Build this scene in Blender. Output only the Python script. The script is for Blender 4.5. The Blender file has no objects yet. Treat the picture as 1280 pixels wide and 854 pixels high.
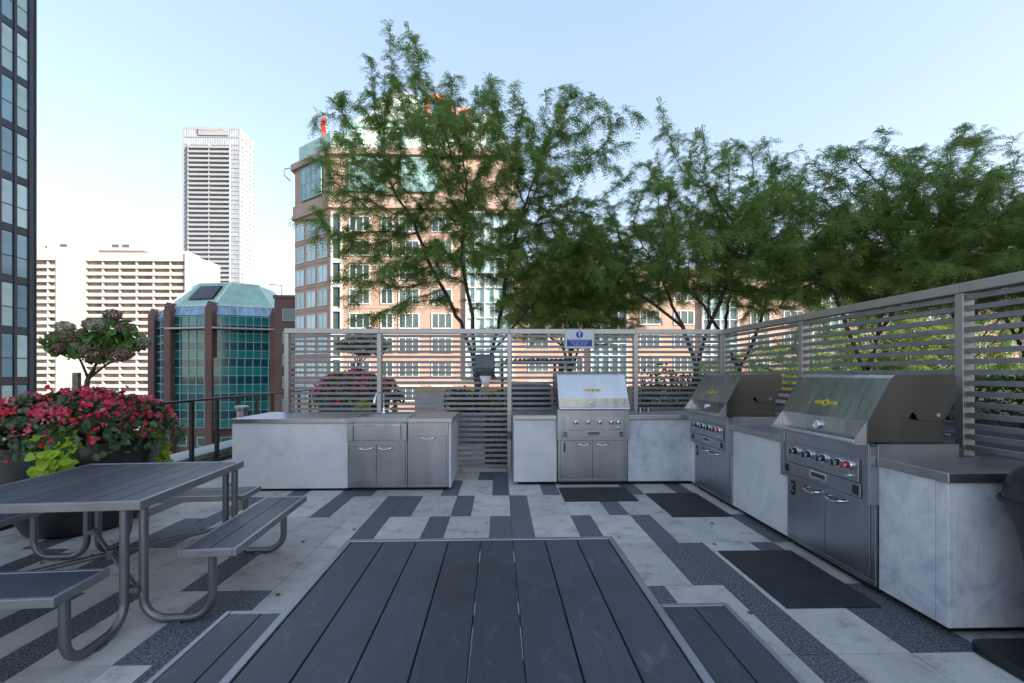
import bpy, bmesh, math, random
import numpy as np
from mathutils import Vector, Matrix
R = math.radians
random.seed(7)
scene = bpy.context.scene
COL = scene.collection

# ------------------------------------------------------------------ camera, sky, sun, exposure
cam_d = bpy.data.cameras.new("camera")
cam = bpy.data.objects.new("camera", cam_d)
COL.objects.link(cam)
cam.location = (0, 0, 1.5)
cam.rotation_euler = (R(90), 0, R(-1.43))
cam_d.lens = 15.75
cam_d.sensor_width = 36
cam_d.shift_y = 39 / 1280
cam_d.clip_start = 0.05
cam_d.clip_end = 5000
scene.camera = cam

SUN_DIR = Vector((0.86, -0.50, 0)).normalized()      # where the sun stands
SUN_EL = R(24)
world = bpy.data.worlds.new("World")
scene.world = world
world.use_nodes = True
wn = world.node_tree
bg = wn.nodes["Background"]
sky = wn.nodes.new("ShaderNodeTexSky")
sky.sky_type = 'NISHITA'
sky.sun_disc = False
sky.sun_elevation = SUN_EL
sky.sun_rotation = math.atan2(SUN_DIR.x, SUN_DIR.y)
sky.altitude = 100
sky.air_density = 1.0
sky.dust_density = 0.4
sky.ozone_density = 1.0
hs = wn.nodes.new("ShaderNodeHueSaturation")      # sky colour grade: saturation raised ahead of the flattening gamma
hs.inputs['Saturation'].default_value = 1.22
wn.links.new(sky.outputs[0], hs.inputs['Color'])
gm = wn.nodes.new("ShaderNodeGamma")
gm.inputs['Gamma'].default_value = 0.47
wn.links.new(hs.outputs[0], gm.inputs['Color'])
tint = wn.nodes.new("ShaderNodeMix"); tint.data_type = 'RGBA'; tint.blend_type = 'MULTIPLY'
tint.inputs[0].default_value = 1.0
tint.inputs[7].default_value = (1.06, 0.975, 1.0, 1)
wn.links.new(gm.outputs[0], tint.inputs[6])
wn.links.new(tint.outputs[2], bg.inputs[0])
bg.inputs[1].default_value = 0.15

sun_d = bpy.data.lights.new("sun", 'SUN')
sun_d.energy = 2.2
sun_d.angle = R(0.5)
sun_d.color = (1.0, 0.90, 0.79)
sun = bpy.data.objects.new("sun", sun_d)
COL.objects.link(sun)
sv = Vector((SUN_DIR.x * math.cos(SUN_EL), SUN_DIR.y * math.cos(SUN_EL), math.sin(SUN_EL)))
sun.rotation_euler = sv.to_track_quat('Z', 'Y').to_euler()
sun.location = (40, -30, 60)

scene.view_settings.view_transform = 'Standard'
scene.view_settings.look = 'None'
scene.view_settings.exposure = 2.24
scene.view_settings.gamma = 1.0
scene.view_settings.use_curve_mapping = False
scene.cycles.max_bounces = 6
scene.cycles.transparent_max_bounces = 12
scene.cycles.caustics_reflective = False
scene.cycles.caustics_refractive = False

# ------------------------------------------------------------------ materials
MATS = {}

def newmat(name):
    m = bpy.data.materials.new(name)
    m.use_nodes = True
    MATS[name] = m
    return m, m.node_tree, m.node_tree.nodes["Principled BSDF"]

def setp(p, col=None, rough=None, metal=None, spec=None):
    if col is not None: p.inputs['Base Color'].default_value = (*col, 1)
    if rough is not None: p.inputs['Roughness'].default_value = rough
    if metal is not None: p.inputs['Metallic'].default_value = metal
    if spec is not None: p.inputs['Specular IOR Level'].default_value = spec

def coords(nt, scale=(1, 1, 1), kind='Object'):
    tc = nt.nodes.new('ShaderNodeTexCoord')
    mp = nt.nodes.new('ShaderNodeMapping')
    mp.inputs['Scale'].default_value = scale
    nt.links.new(tc.outputs[kind], mp.inputs[0])
    return mp.outputs[0]

def noise(nt, vec, scale, detail=4, rough=0.55, dist=0.0):
    n = nt.nodes.new('ShaderNodeTexNoise')
    n.inputs['Scale'].default_value = scale
    n.inputs['Detail'].default_value = detail
    n.inputs['Roughness'].default_value = rough
    n.inputs['Distortion'].default_value = dist
    nt.links.new(vec, n.inputs['Vector'])
    return n.outputs['Fac']

def ramp(nt, fac, stops):
    r = nt.nodes.new('ShaderNodeValToRGB')
    el = r.color_ramp.elements
    while len(el) < len(stops): el.new(0.5)
    for e, (p, c) in zip(el, stops):
        e.position = p
        e.color = (*c, 1) if len(c) == 3 else c
    nt.links.new(fac, r.inputs[0])
    return r.outputs[0]

def mix(nt, fac, a, b, mode='MIX'):
    n = nt.nodes.new('ShaderNodeMix')
    n.data_type = 'RGBA'
    n.blend_type = mode
    for s, v in ((n.inputs[0], fac), (n.inputs[6], a), (n.inputs[7], b)):
        if isinstance(v, (int, float)): s.default_value = v
        elif isinstance(v, tuple): s.default_value = (*v, 1)
        else: nt.links.new(v, s)
    return n.outputs[2]

def bump(nt, p, h, strength=0.2, dist=0.01):
    b = nt.nodes.new('ShaderNodeBump')
    b.inputs['Strength'].default_value = strength
    b.inputs['Distance'].default_value = dist
    nt.links.new(h, b.inputs['Height'])
    nt.links.new(b.outputs[0], p.inputs['Normal'])

def plain(name, col, rough=0.5, metal=0.0, spec=0.5, var=0.12, scale=6.0):
    m, nt, p = newmat(name)
    setp(p, col, rough, metal, spec)
    v = coords(nt)
    f = noise(nt, v, scale)
    a = tuple(c * (1 - var) for c in col); b = tuple(min(1, c * (1 + var)) for c in col)
    nt.links.new(ramp(nt, f, [(0.3, a), (0.7, b)]), p.inputs['Base Color'])
    return m

def steel(name, col, rough, stretch, metal=1.0, wave=0.0):
    m, nt, p = newmat(name)
    setp(p, col, rough, metal)
    v = coords(nt, stretch)
    f = noise(nt, v, 20, 2)
    f2 = noise(nt, coords(nt, (2.2, 2.2, 0.5)), 2.0, 3, 0.5, 0.3)
    r = nt.nodes.new('ShaderNodeMapRange')
    r.inputs['To Min'].default_value = rough * 0.8; r.inputs['To Max'].default_value = rough * 1.25
    nt.links.new(f2, r.inputs[0]); nt.links.new(r.outputs[0], p.inputs['Roughness'])
    c = ramp(nt, f2, [(0.25, tuple(x * 0.8 for x in col)), (0.7, col)])
    nt.links.new(c, p.inputs['Base Color'])
    bump(nt, p, f, 0.015, 0.001)
    if wave:                                         # slight oil-canning of the thin sheet
        b1 = nt.nodes.new('ShaderNodeBump'); b1.inputs['Strength'].default_value = wave; b1.inputs['Distance'].default_value = 0.02
        nt.links.new(noise(nt, coords(nt, (5, 1.2, 1.2)), 1.6, 2, 0.4, 0.4), b1.inputs['Height'])
        b0 = p.inputs['Normal'].links[0].from_node
        nt.links.new(b1.outputs[0], b0.inputs['Normal'])
    return m

steel('steel', (0.47, 0.50, 0.535), 0.31, (0.3, 3, 30))
steel('steel_dark', (0.17, 0.168, 0.163), 0.34, (2, 2, 2))
steel('steel_top', (0.56, 0.57, 0.58), 0.36, (1, 12, 1))
steel('hood_steel', (0.64, 0.65, 0.64), 0.27, (0.5, 6, 6), wave=0.35)
steel('satin_steel', (0.72, 0.73, 0.75), 0.38, (3, 3, 3))
plain('chrome', (0.75, 0.76, 0.78), 0.12, 1.0, var=0.05)
steel('frame_metal', (0.36, 0.37, 0.39), 0.40, (3, 3, 3), 0.85)
steel('tube_metal', (0.24, 0.25, 0.27), 0.40, (3, 3, 3), 0.8)
steel('post_metal', (0.50, 0.49, 0.46), 0.42, (1, 1, 0.2), 0.75)
plain('slat_grey', (0.26, 0.255, 0.265), 0.5, 0.25, var=0.15, scale=9)
plain('rail_black', (0.018, 0.017, 0.017), 0.4, 0.3)
plain('black_plastic', (0.012, 0.014, 0.016), 0.38, 0, var=0.2)
plain('dark_gap', (0.01, 0.01, 0.01), 0.9)
plain('knob_red', (0.55, 0.02, 0.02), 0.3)
plain('badge_yellow', (0.75, 0.60, 0.05), 0.35, 0.2)
plain('white_paper', (0.8, 0.8, 0.82), 0.9, var=0.03)
plain('sign_blue', (0.012, 0.045, 0.30), 0.45, var=0.05)
plain('sign_white', (0.62, 0.66, 0.72), 0.5, var=0.04)
plain('number_black', (0.008, 0.008, 0.008), 0.5)
plain('pot_black', (0.022, 0.024, 0.028), 0.34, 0.0, var=0.2, scale=2)
plain('dispenser_grey', (0.085, 0.095, 0.105), 0.35)
plain('soil', (0.03, 0.02, 0.014), 0.95, var=0.5, scale=30)
plain('bark', (0.075, 0.060, 0.050), 0.9, var=0.45, scale=14)
plain('stake_wood', (0.22, 0.19, 0.16), 0.8, var=0.3, scale=20)
plain('white_concrete', (0.56, 0.525, 0.47), 0.85, var=0.06, scale=0.15)
plain('white_panel', (0.36, 0.375, 0.39), 0.6, var=0.05, scale=0.2)
plain('pale_glass', (0.32, 0.36, 0.39), 0.12, 0, 0.8, var=0.3, scale=0.25)
plain('copper_green', (0.44, 0.66, 0.58), 0.6, 0, var=0.12, scale=0.4)
plain('copper_pale', (0.66, 0.74, 0.66), 0.6, 0, var=0.1, scale=0.3)
plain('teal_frame', (0.25, 0.50, 0.44), 0.5, 0, var=0.05)
plain('white_frame', (0.70, 0.72, 0.70), 0.5, var=0.04)
plain('red_letter', (0.80, 0.035, 0.02), 0.4, var=0.05)
plain('charcoal_cladding', (0.030, 0.040, 0.054), 0.45, 0.2, var=0.15, scale=0.5)
plain('city_ground', (0.16, 0.16, 0.16), 0.9, var=0.25, scale=0.05)
plain('ledge_concrete', (0.55, 0.54, 0.53), 0.8, var=0.12, scale=3)
plain('shade_curtain', (0.40, 0.44, 0.44), 0.9, var=0.15, scale=0.8)
plain('balcony_shadow', (0.48, 0.42, 0.36), 0.8, var=0.5, scale=0.18)  # recess shade put into the colour of the balcony backs
plain('yellow_paint', (0.75, 0.55, 0.05), 0.6, var=0.1)
plain('grey_planter', (0.16, 0.17, 0.19), 0.6, var=0.15, scale=2)

def wicker():
    m, nt, p = newmat('wicker')
    setp(p, (0.3, 0.25, 0.2), 0.8)
    v = coords(nt, (1, 1, 1.6))
    vo = nt.nodes.new('ShaderNodeTexVoronoi'); vo.inputs['Scale'].default_value = 28
    nt.links.new(v, vo.inputs['Vector'])
    nt.links.new(ramp(nt, vo.outputs['Distance'], [(0.1, (0.42, 0.37, 0.30)), (0.6, (0.10, 0.085, 0.07))]), p.inputs['Base Color'])
wicker()

def glass_pane(name, col, rough=0.06, var=0.5, scale=0.35):
    m, nt, p = newmat(name)
    setp(p, col, rough, 0, 0.9)
    f = noise(nt, coords(nt, kind='Object'), scale, 2)
    oi = nt.nodes.new('ShaderNodeObjectInfo')
    c1 = ramp(nt, f, [(0.35, tuple(c * (1 - var) for c in col)), (0.65, tuple(c * (1 + var) for c in col))])
    c2 = ramp(nt, oi.outputs['Random'], [(0, tuple(c * 0.55 for c in col)), (0.6, col), (1, tuple(min(1, c * 1.9) for c in col))])
    nt.links.new(mix(nt, 0.5, c1, c2), p.inputs['Base Color'])
    b = noise(nt, coords(nt), 0.9, 2)
    bump(nt, p, b, 0.05, 0.05)
glass_pane('window_glass', (0.085, 0.125, 0.115))
glass_pane('tower_glass', (0.15, 0.29, 0.36))
glass_pane('tower_glass_curtain', (0.42, 0.62, 0.63))
glass_pane('teal_glass', (0.014, 0.16, 0.155), 0.08)
glass_pane('dark_teal_glass', (0.008, 0.055, 0.075), 0.08)
glass_pane('skylight_glass', (0.24, 0.40, 0.56), 0.12)
glass_pane('bay_glass', (0.30, 0.46, 0.45), 0.08)

def brick(name, c1, c2, mortar, scale=1.0):
    m, nt, p = newmat(name)
    setp(p, c1, 0.85)
    b = nt.nodes.new('ShaderNodeTexBrick')
    b.inputs['Scale'].default_value = scale
    b.inputs['Color1'].default_value = (*c1, 1); b.inputs['Color2'].default_value = (*c2, 1)
    b.inputs['Mortar'].default_value = (*mortar, 1)
    b.inputs['Mortar Size'].default_value = 0.012
    tc = nt.nodes.new('ShaderNodeTexCoord')
    sp = nt.nodes.new('ShaderNodeSeparateXYZ'); cb = nt.nodes.new('ShaderNodeCombineXYZ')
    ad = nt.nodes.new('ShaderNodeMath'); ad.operation = 'ADD'
    nt.links.new(tc.outputs['Object'], sp.inputs[0])
    nt.links.new(sp.outputs['X'], ad.inputs[0]); nt.links.new(sp.outputs['Y'], ad.inputs[1])
    nt.links.new(ad.outputs[0], cb.inputs['X']); nt.links.new(sp.outputs['Z'], cb.inputs['Y'])
    nt.links.new(cb.outputs[0], b.inputs['Vector'])
    f = noise(nt, tc.outputs['Object'], 0.25, 4)
    nt.links.new(mix(nt, 1.0, b.outputs['Color'], ramp(nt, f, [(0.3, (0.85, 0.85, 0.85)), (0.7, (1.1, 1.1, 1.1))]), 'MULTIPLY'), p.inputs['Base Color'])
brick('brick_pink', (0.54, 0.365, 0.27), (0.49, 0.325, 0.24), (0.52, 0.40, 0.32), 0.8)
brick('brick_red', (0.185, 0.108, 0.093), (0.165, 0.095, 0.084), (0.19, 0.12, 0.105), 0.8)
plain('stone_pink', (0.52, 0.37, 0.30), 0.8, var=0.08, scale=0.6)

def concrete():
    m, nt, p = newmat('concrete')
    setp(p, (0.5, 0.5, 0.5), 0.75)
    v = coords(nt)
    a = noise(nt, v, 2.2, 6, 0.62, 0.8)
    c = ramp(nt, a, [(0.28, (0.54, 0.56, 0.58)), (0.5, (0.66, 0.67, 0.67)), (0.72, (0.75, 0.74, 0.72))])
    # hairline veins and small pits of the cast panel
    w = noise(nt, v, 5.0, 8, 0.75, 1.6)
    vein = ramp(nt, w, [(0.485, (1, 1, 1)), (0.5, (0.95, 0.955, 0.965)), (0.515, (1, 1, 1))])
    c = mix(nt, 1.0, c, vein, 'MULTIPLY')
    vo = nt.nodes.new('ShaderNodeTexVoronoi'); vo.inputs['Scale'].default_value = 7
    nt.links.new(v, vo.inputs['Vector'])
    pit = ramp(nt, vo.outputs['Distance'], [(0.03, (0.3, 0.3, 0.3)), (0.055, (1, 1, 1))])
    c = mix(nt, 1.0, c, pit, 'MULTIPLY')
    nt.links.new(c, p.inputs['Base Color'])
    bump(nt, p, noise(nt, v, 40, 4), 0.08, 0.004)
concrete()

def blotchy():
    m, nt, p = newmat('blotchy_concrete')
    setp(p, (0.5, 0.5, 0.5), 0.72)
    v = coords(nt)
    a = noise(nt, v, 4.5, 9, 0.72, 0.7)
    c = ramp(nt, a, [(0.30, (0.36, 0.41, 0.48)), (0.46, (0.58, 0.61, 0.65)), (0.62, (0.72, 0.73, 0.73))])
    w = noise(nt, coords(nt, (3, 3, 0.7)), 4.0, 6, 0.7, 1.0)
    c = mix(nt, 1.0, c, ramp(nt, w, [(0.38, (0.90, 0.915, 0.94)), (0.55, (1, 1, 1))]), 'MULTIPLY')
    nt.links.new(c, p.inputs['Base Color'])
    bump(nt, p, noise(nt, v, 40, 4), 0.08, 0.004)
blotchy()

def paving():
    m, nt, p = newmat('light_paver')
    setp(p, (0.5, 0.48, 0.45), 0.8)
    v = coords(nt)
    at = nt.nodes.new('ShaderNodeAttribute'); at.attribute_name = 'tone'
    a = noise(nt, v, 3.0, 6, 0.6)
    c = ramp(nt, a, [(0.3, (0.49, 0.465, 0.425)), (0.7, (0.62, 0.59, 0.54))])
    st = noise(nt, v, 6.0, 9, 0.76, 0.15)
    c = mix(nt, 1.0, c, ramp(nt, st, [(0.30, (0.50, 0.47, 0.43)), (0.47, (1, 1, 1))]), 'MULTIPLY')
    g = noise(nt, v, 160, 2)
    c = mix(nt, 1.0, c, ramp(nt, g, [(0.35, (0.86, 0.86, 0.86)), (0.65, (1.06, 1.06, 1.06))]), 'MULTIPLY')
    c = mix(nt, 1.0, c, at.outputs['Color'], 'MULTIPLY')
    nt.links.new(c, p.inputs['Base Color'])
    bump(nt, p, g, 0.08, 0.003)
    m, nt, p = newmat('dark_paver')
    setp(p, (0.07, 0.075, 0.085), 0.7)
    v = coords(nt)
    at = nt.nodes.new('ShaderNodeAttribute'); at.attribute_name = 'tone'
    g = noise(nt, v, 75, 3, 0.85)
    c = ramp(nt, g, [(0.38, (0.030, 0.033, 0.040)), (0.5, (0.085, 0.092, 0.105)), (0.64, (0.30, 0.31, 0.33))])
    c = mix(nt, 1.0, c, at.outputs['Color'], 'MULTIPLY')
    nt.links.new(c, p.inputs['Base Color'])
    bump(nt, p, g, 0.1, 0.003)
paving()

def boards():
    m, nt, p = newmat('composite_board')
    setp(p, (0.05, 0.055, 0.065), 0.45)
    v = coords(nt)
    vs = coords(nt, (60, 1.5, 10))
    gr = noise(nt, vs, 3.0, 5, 0.6, 0.3)
    big = noise(nt, v, 2.4, 5, 0.6, 0.8)
    at = nt.nodes.new('ShaderNodeAttribute'); at.attribute_name = 'tone'
    c = ramp(nt, big, [(0.3, (0.032, 0.039, 0.052)), (0.68, (0.060, 0.073, 0.095))])
    c = mix(nt, 1.0, c, ramp(nt, gr, [(0.3, (0.82, 0.82, 0.82)), (0.7, (1.12, 1.12, 1.12))]), 'MULTIPLY')
    sc = noise(nt, coords(nt, (5, 3, 5)), 2.0, 7, 0.7, 1.2)
    c = mix(nt, ramp(nt, sc, [(0.58, (0, 0, 0)), (0.78, (0.42, 0.42, 0.42))]), c, (0.26, 0.27, 0.28))
    c = mix(nt, 1.0, c, at.outputs['Color'], 'MULTIPLY')
    nt.links.new(c, p.inputs['Base Color'])
    rr = ramp(nt, big, [(0.3, (0.36, 0.36, 0.36)), (0.7, (0.55, 0.55, 0.55))])
    nt.links.new(rr, p.inputs['Roughness'])
    bump(nt, p, gr, 0.25, 0.002)
boards()

def rubber():
    m, nt, p = newmat('rubber')
    setp(p, (0.02, 0.021, 0.024), 0.75)
    v = coords(nt)
    a = noise(nt, v, 5, 6, 0.7, 0.5)
    c = ramp(nt, a, [(0.35, (0.017, 0.018, 0.021)), (0.62, (0.030, 0.032, 0.036)), (0.8, (0.07, 0.07, 0.07))])
    nt.links.new(c, p.inputs['Base Color'])
    bump(nt, p, noise(nt, v, 120, 2), 0.15, 0.003)
rubber()

def leafmat(name, c1, c2, trans=0.35, rough=0.5, scale=1.6):
    m, nt, p = newmat(name)
    setp(p, c1, rough, 0, 0.35)
    f = noise(nt, coords(nt), scale, 5, 0.7)
    c = ramp(nt, f, [(0.32, c1), (0.68, c2)])
    nt.links.new(c, p.inputs['Base Color'])
    t = nt.nodes.new('ShaderNodeBsdfTranslucent')
    nt.links.new(c, t.inputs[0])
    ms = nt.nodes.new('ShaderNodeMixShader')
    ms.inputs[0].default_value = trans
    nt.links.new(p.outputs[0], ms.inputs[1]); nt.links.new(t.outputs[0], ms.inputs[2])
    nt.links.new(ms.outputs[0], nt.nodes['Material Output'].inputs[0])
leafmat('locust_leaf', (0.155, 0.270, 0.065), (0.280, 0.400, 0.100), 0.5)
leafmat('begonia_leaf', (0.045, 0.105, 0.045), (0.095, 0.155, 0.065), 0.15, 0.3, 8)
leafmat('lime_leaf', (0.28, 0.46, 0.025), (0.42, 0.60, 0.05), 0.35, 0.45, 8)
leafmat('shrub_leaf', (0.035, 0.075, 0.025), (0.08, 0.12, 0.035), 0.25, 0.5, 8)
leafmat('hydrangea_leaf', (0.10, 0.20, 0.05), (0.17, 0.30, 0.07), 0.3, 0.5, 8)
leafmat('red_petal', (0.75, 0.02, 0.055), (0.86, 0.05, 0.10), 0.3, 0.5, 20)
leafmat('pink_petal', (0.82, 0.09, 0.20), (0.88, 0.22, 0.33), 0.3, 0.5, 20)
leafmat('dry_bloom', (0.20, 0.14, 0.10), (0.34, 0.27, 0.20), 0.25, 0.8, 20)
leafmat('pale_bloom', (0.30, 0.33, 0.22), (0.46, 0.46, 0.34), 0.25, 0.8, 20)
leafmat('dry_leaf', (0.16, 0.09, 0.03), (0.26, 0.17, 0.05), 0.2, 0.7, 20)
leafmat('hedge_leaf', (0.03, 0.085, 0.02), (0.07, 0.14, 0.03), 0.25, 0.5, 6)

def rail_glass():
    m, nt, p = newmat('rail_glass')
    nt.nodes.remove(p)
    t = nt.nodes.new('ShaderNodeBsdfTransparent'); t.inputs[0].default_value = (0.90, 0.94, 0.93, 1)
    g = nt.nodes.new('ShaderNodeBsdfGlossy'); g.inputs['Roughness'].default_value = 0.02
    fr = nt.nodes.new('ShaderNodeFresnel'); fr.inputs[0].default_value = 1.45
    ms = nt.nodes.new('ShaderNodeMixShader')
    fr = nt.nodes.new('ShaderNodeLayerWeight'); fr.inputs[0].default_value = 0.12
    nt.links.new(fr.outputs[0], ms.inputs[0]); nt.links.new(t.outputs[0], ms.inputs[1]); nt.links.new(g.outputs[0], ms.inputs[2])
    nt.links.new(ms.outputs[0], nt.nodes['Material Output'].inputs[0])
rail_glass()

# ------------------------------------------------------------------ builders
class MB:
    def __init__(self):
        self.v = []; self.f = []; self.m = []; self.t = []
    def add(self, vs, fs, mi=0, tone=1.0):
        o = len(self.v)
        self.v += [tuple(p) for p in vs]
        for f in fs:
            self.f.append([i + o for i in f]); self.m.append(mi); self.t.append(tone)
    def box(self, x0, x1, y0, y1, z0, z1, mi=0, tone=1.0):
        vs = [(x0, y0, z0), (x1, y0, z0), (x1, y1, z0), (x0, y1, z0), (x0, y0, z1), (x1, y0, z1), (x1, y1, z1), (x0, y1, z1)]
        self.add(vs, [(0, 3, 2, 1), (4, 5, 6, 7), (0, 1, 5, 4), (1, 2, 6, 5), (2, 3, 7, 6), (3, 0, 4, 7)], mi, tone)
    def prism(self, poly, axis, a0, a1, mi=0):
        # poly: 2-D outline, extruded along axis ('x': poly is (y,z); 'y': (x,z); 'z': (x,y))
        def P(p, a):
            return (a, p[0], p[1]) if axis == 'x' else (p[0], a, p[1]) if axis == 'y' else (p[0], p[1], a)
        n = len(poly)
        vs = [P(p, a0) for p in poly] + [P(p, a1) for p in poly]
        fs = [tuple(range(n - 1, -1, -1)), tuple(range(n, 2 * n))]
        fs += [(i, (i + 1) % n, n + (i + 1) % n, n + i) for i in range(n)]
        self.add(vs, fs, mi)
    def tube(self, pts, r, n=10, mi=0, cap=True):
        pts = [Vector(p) for p in pts]
        rs = r if isinstance(r, (list, tuple)) else [r] * len(pts)
        o = len(self.v); up = None
        for i, p in enumerate(pts):
            d = (pts[min(i + 1, len(pts) - 1)] - pts[max(i - 1, 0)]).normalized()
            if up is None:
                up = Vector((0, 0, 1)) if abs(d.z) < 0.9 else Vector((1, 0, 0))
            s = d.cross(up).normalized(); u = s.cross(d).normalized(); up = u
            for k in range(n):
                a = 2 * math.pi * k / n
                self.v.append(tuple(p + (s * math.cos(a) + u * math.sin(a)) * rs[i]))
        for i in range(len(pts) - 1):
            for k in range(n):
                a = o + i * n + k; b = o + i * n + (k + 1) % n
                self.f.append([a, b, b + n, a + n]); self.m.append(mi); self.t.append(1.0)
        if cap:
            self.f.append([o + k for k in range(n - 1, -1, -1)]); self.m.append(mi); self.t.append(1.0)
            e = o + (len(pts) - 1) * n
            self.f.append([e + k for k in range(n)]); self.m.append(mi); self.t.append(1.0)
    def lathe(self, prof, c=(0, 0, 0), n=40, mi=0, axis='z'):
        o = len(self.v)
        for r, z in prof:
            for k in range(n):
                a = 2 * math.pi * k / n
                x, y = r * math.cos(a), r * math.sin(a)
                p = (x, y, z) if axis == 'z' else (x, -z, y)      # 'y': axis runs towards -y
                self.v.append((c[0] + p[0], c[1] + p[1], c[2] + p[2]))
        for i in range(len(prof) - 1):
            for k in range(n):
                a = o + i * n + k; b = o + i * n + (k + 1) % n
                self.f.append([a, b, b + n, a + n]); self.m.append(mi); self.t.append(1.0)
        for i, rev in ((0, True), (len(prof) - 1, False)):
            if prof[i][0] > 1e-6:
                idx = [o + i * n + k for k in range(n)]
                self.f.append(idx[::-1] if rev else idx); self.m.append(mi); self.t.append(1.0)
    def build(self, name, mats, parent=None, bevel=0.0, smooth=False, loc=None, fix=True):
        me = bpy.data.meshes.new(name)
        me.from_pydata(self.v, [], self.f)
        if isinstance(mats, str): mats = [mats]
        for k in mats: me.materials.append(MATS[k])
        if len(mats) > 1: me.polygons.foreach_set('material_index', self.m)
        if any(t != 1.0 for t in self.t) or mats[0] in ('light_paver', 'dark_paver', 'composite_board'):
            ca = me.color_attributes.new('tone', 'FLOAT_COLOR', 'CORNER')
            arr = np.ones((len(me.loops), 4), dtype=np.float32)
            cnt = np.array([len(f) for f in self.f])
            tn = np.repeat(np.array(self.t, dtype=np.float32), cnt)
            arr[:, 0] = tn; arr[:, 1] = tn; arr[:, 2] = tn
            ca.data.foreach_set('color', arr.ravel())
        if fix:
            bm = bmesh.new(); bm.from_mesh(me)
            bmesh.ops.recalc_face_normals(bm, faces=bm.faces)
            bm.to_mesh(me); bm.free()
        if smooth:
            me.shade_smooth(); me.set_sharp_from_angle(angle=R(38))
        me.update()
        o = bpy.data.objects.new(name, me)
        COL.objects.link(o)
        if parent is not None: o.parent = parent
        if loc is not None: o.location = loc
        if bevel > 0:
            b = o.modifiers.new('bevel', 'BEVEL')
            b.width = bevel; b.segments = 2; b.limit_method = 'ANGLE'; b.angle_limit = R(40)
        return o

def tag(o, label=None, cat=None, group=None, kind=None):
    if label: o['label'] = label
    if cat: o['category'] = cat
    if group: o['group'] = group
    if kind: o['kind'] = kind
    return o

def empty(name, loc, rz=0, label=None, cat=None, group=None):
    o = bpy.data.objects.new(name, None)
    COL.objects.link(o)
    o.empty_display_size = 0.2
    o.location = loc; o.rotation_euler = (0, 0, rz)
    return tag(o, label, cat, group)

def copy_tree(o, loc=None, rz=None, scale=None, label=None, parent=None):
    c = o.copy()
    COL.objects.link(c)
    if parent is not None: c.parent = parent
    if loc is not None: c.location = loc
    if rz is not None: c.rotation_euler = (0, 0, rz)
    if scale is not None: c.scale = scale
    if label: c['label'] = label
    for ch in list(o.children): copy_tree(ch, parent=c)
    return c

def raw_mesh(name, verts, quads, mat, parent=None, loc=None):
    """verts (N,3) array, quads (M,4) array -> object, fast"""
    me = bpy.data.meshes.new(name)
    verts = np.asarray(verts, dtype=np.float32); quads = np.asarray(quads, dtype=np.int32)
    me.vertices.add(len(verts)); me.vertices.foreach_set('co', verts.ravel())
    me.loops.add(quads.size); me.loops.foreach_set('vertex_index', quads.ravel())
    me.polygons.add(len(quads)); me.polygons.foreach_set('loop_start', np.arange(0, quads.size, quads.shape[1], dtype=np.int32))
    me.update(calc_edges=True)
    me.materials.append(MATS[mat])
    o = bpy.data.objects.new(name, me)
    COL.objects.link(o)
    if parent is not None: o.parent = parent
    if loc is not None: o.location = loc
    return o

def text_mesh(name, s, size, mat, loc, rot, parent=None, depth=0.002, align='CENTER', sx=1.0, bold=0.0):
    cu = bpy.data.curves.new(name + '_curve', 'FONT')
    cu.body = s; cu.size = size; cu.extrude = depth; cu.align_x = align; cu.align_y = 'CENTER'; cu.offset = bold
    tmp = bpy.data.objects.new(name, cu); COL.objects.link(tmp)
    dg = bpy.context.evaluated_depsgraph_get(); dg.update()
    me = bpy.data.meshes.new_from_object(tmp.evaluated_get(dg))
    bpy.data.objects.remove(tmp); bpy.data.curves.remove(cu)
    me.name = name
    me.materials.clear(); me.materials.append(MATS[mat])
    o = bpy.data.objects.new(name, me); COL.objects.link(o)
    o.location = loc; o.rotation_euler = rot; o.scale = (sx, 1, 1)
    if parent is not None: o.parent = parent
    return o

def arc(c, r, a0, a1, n, plane):
    out = []
    for i in range(n + 1):
        a = a0 + (a1 - a0) * i / n
        u, w = r * math.cos(a), r * math.sin(a)
        out.append((c[0] + u, c[1], c[2] + w) if plane == 'xz' else (c[0], c[1] + u, c[2] + w))
    return out

# ------------------------------------------------------------------ setting: ground and terrace floor
b = MB(); b.add([(-2500, -2500, -28), (2500, -2500, -28), (2500, 2500, -28), (-2500, 2500, -28)], [(0, 1, 2, 3)])
tag(b.build('ground', 'city_ground'), kind='structure')
b = MB(); b.box(-5.42, 16, -9, 17, -0.3, -0.022)
tag(b.build('terrace_slab', 'ledge_concrete'), kind='structure')
b = MB(); b.box(-5.40, 15.9, -8.9, 16.9, -27.99, -0.31)
tag(b.build('podium_building', 'brick_red'), 'brick podium block carrying the barbecue terrace', 'building')

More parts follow.
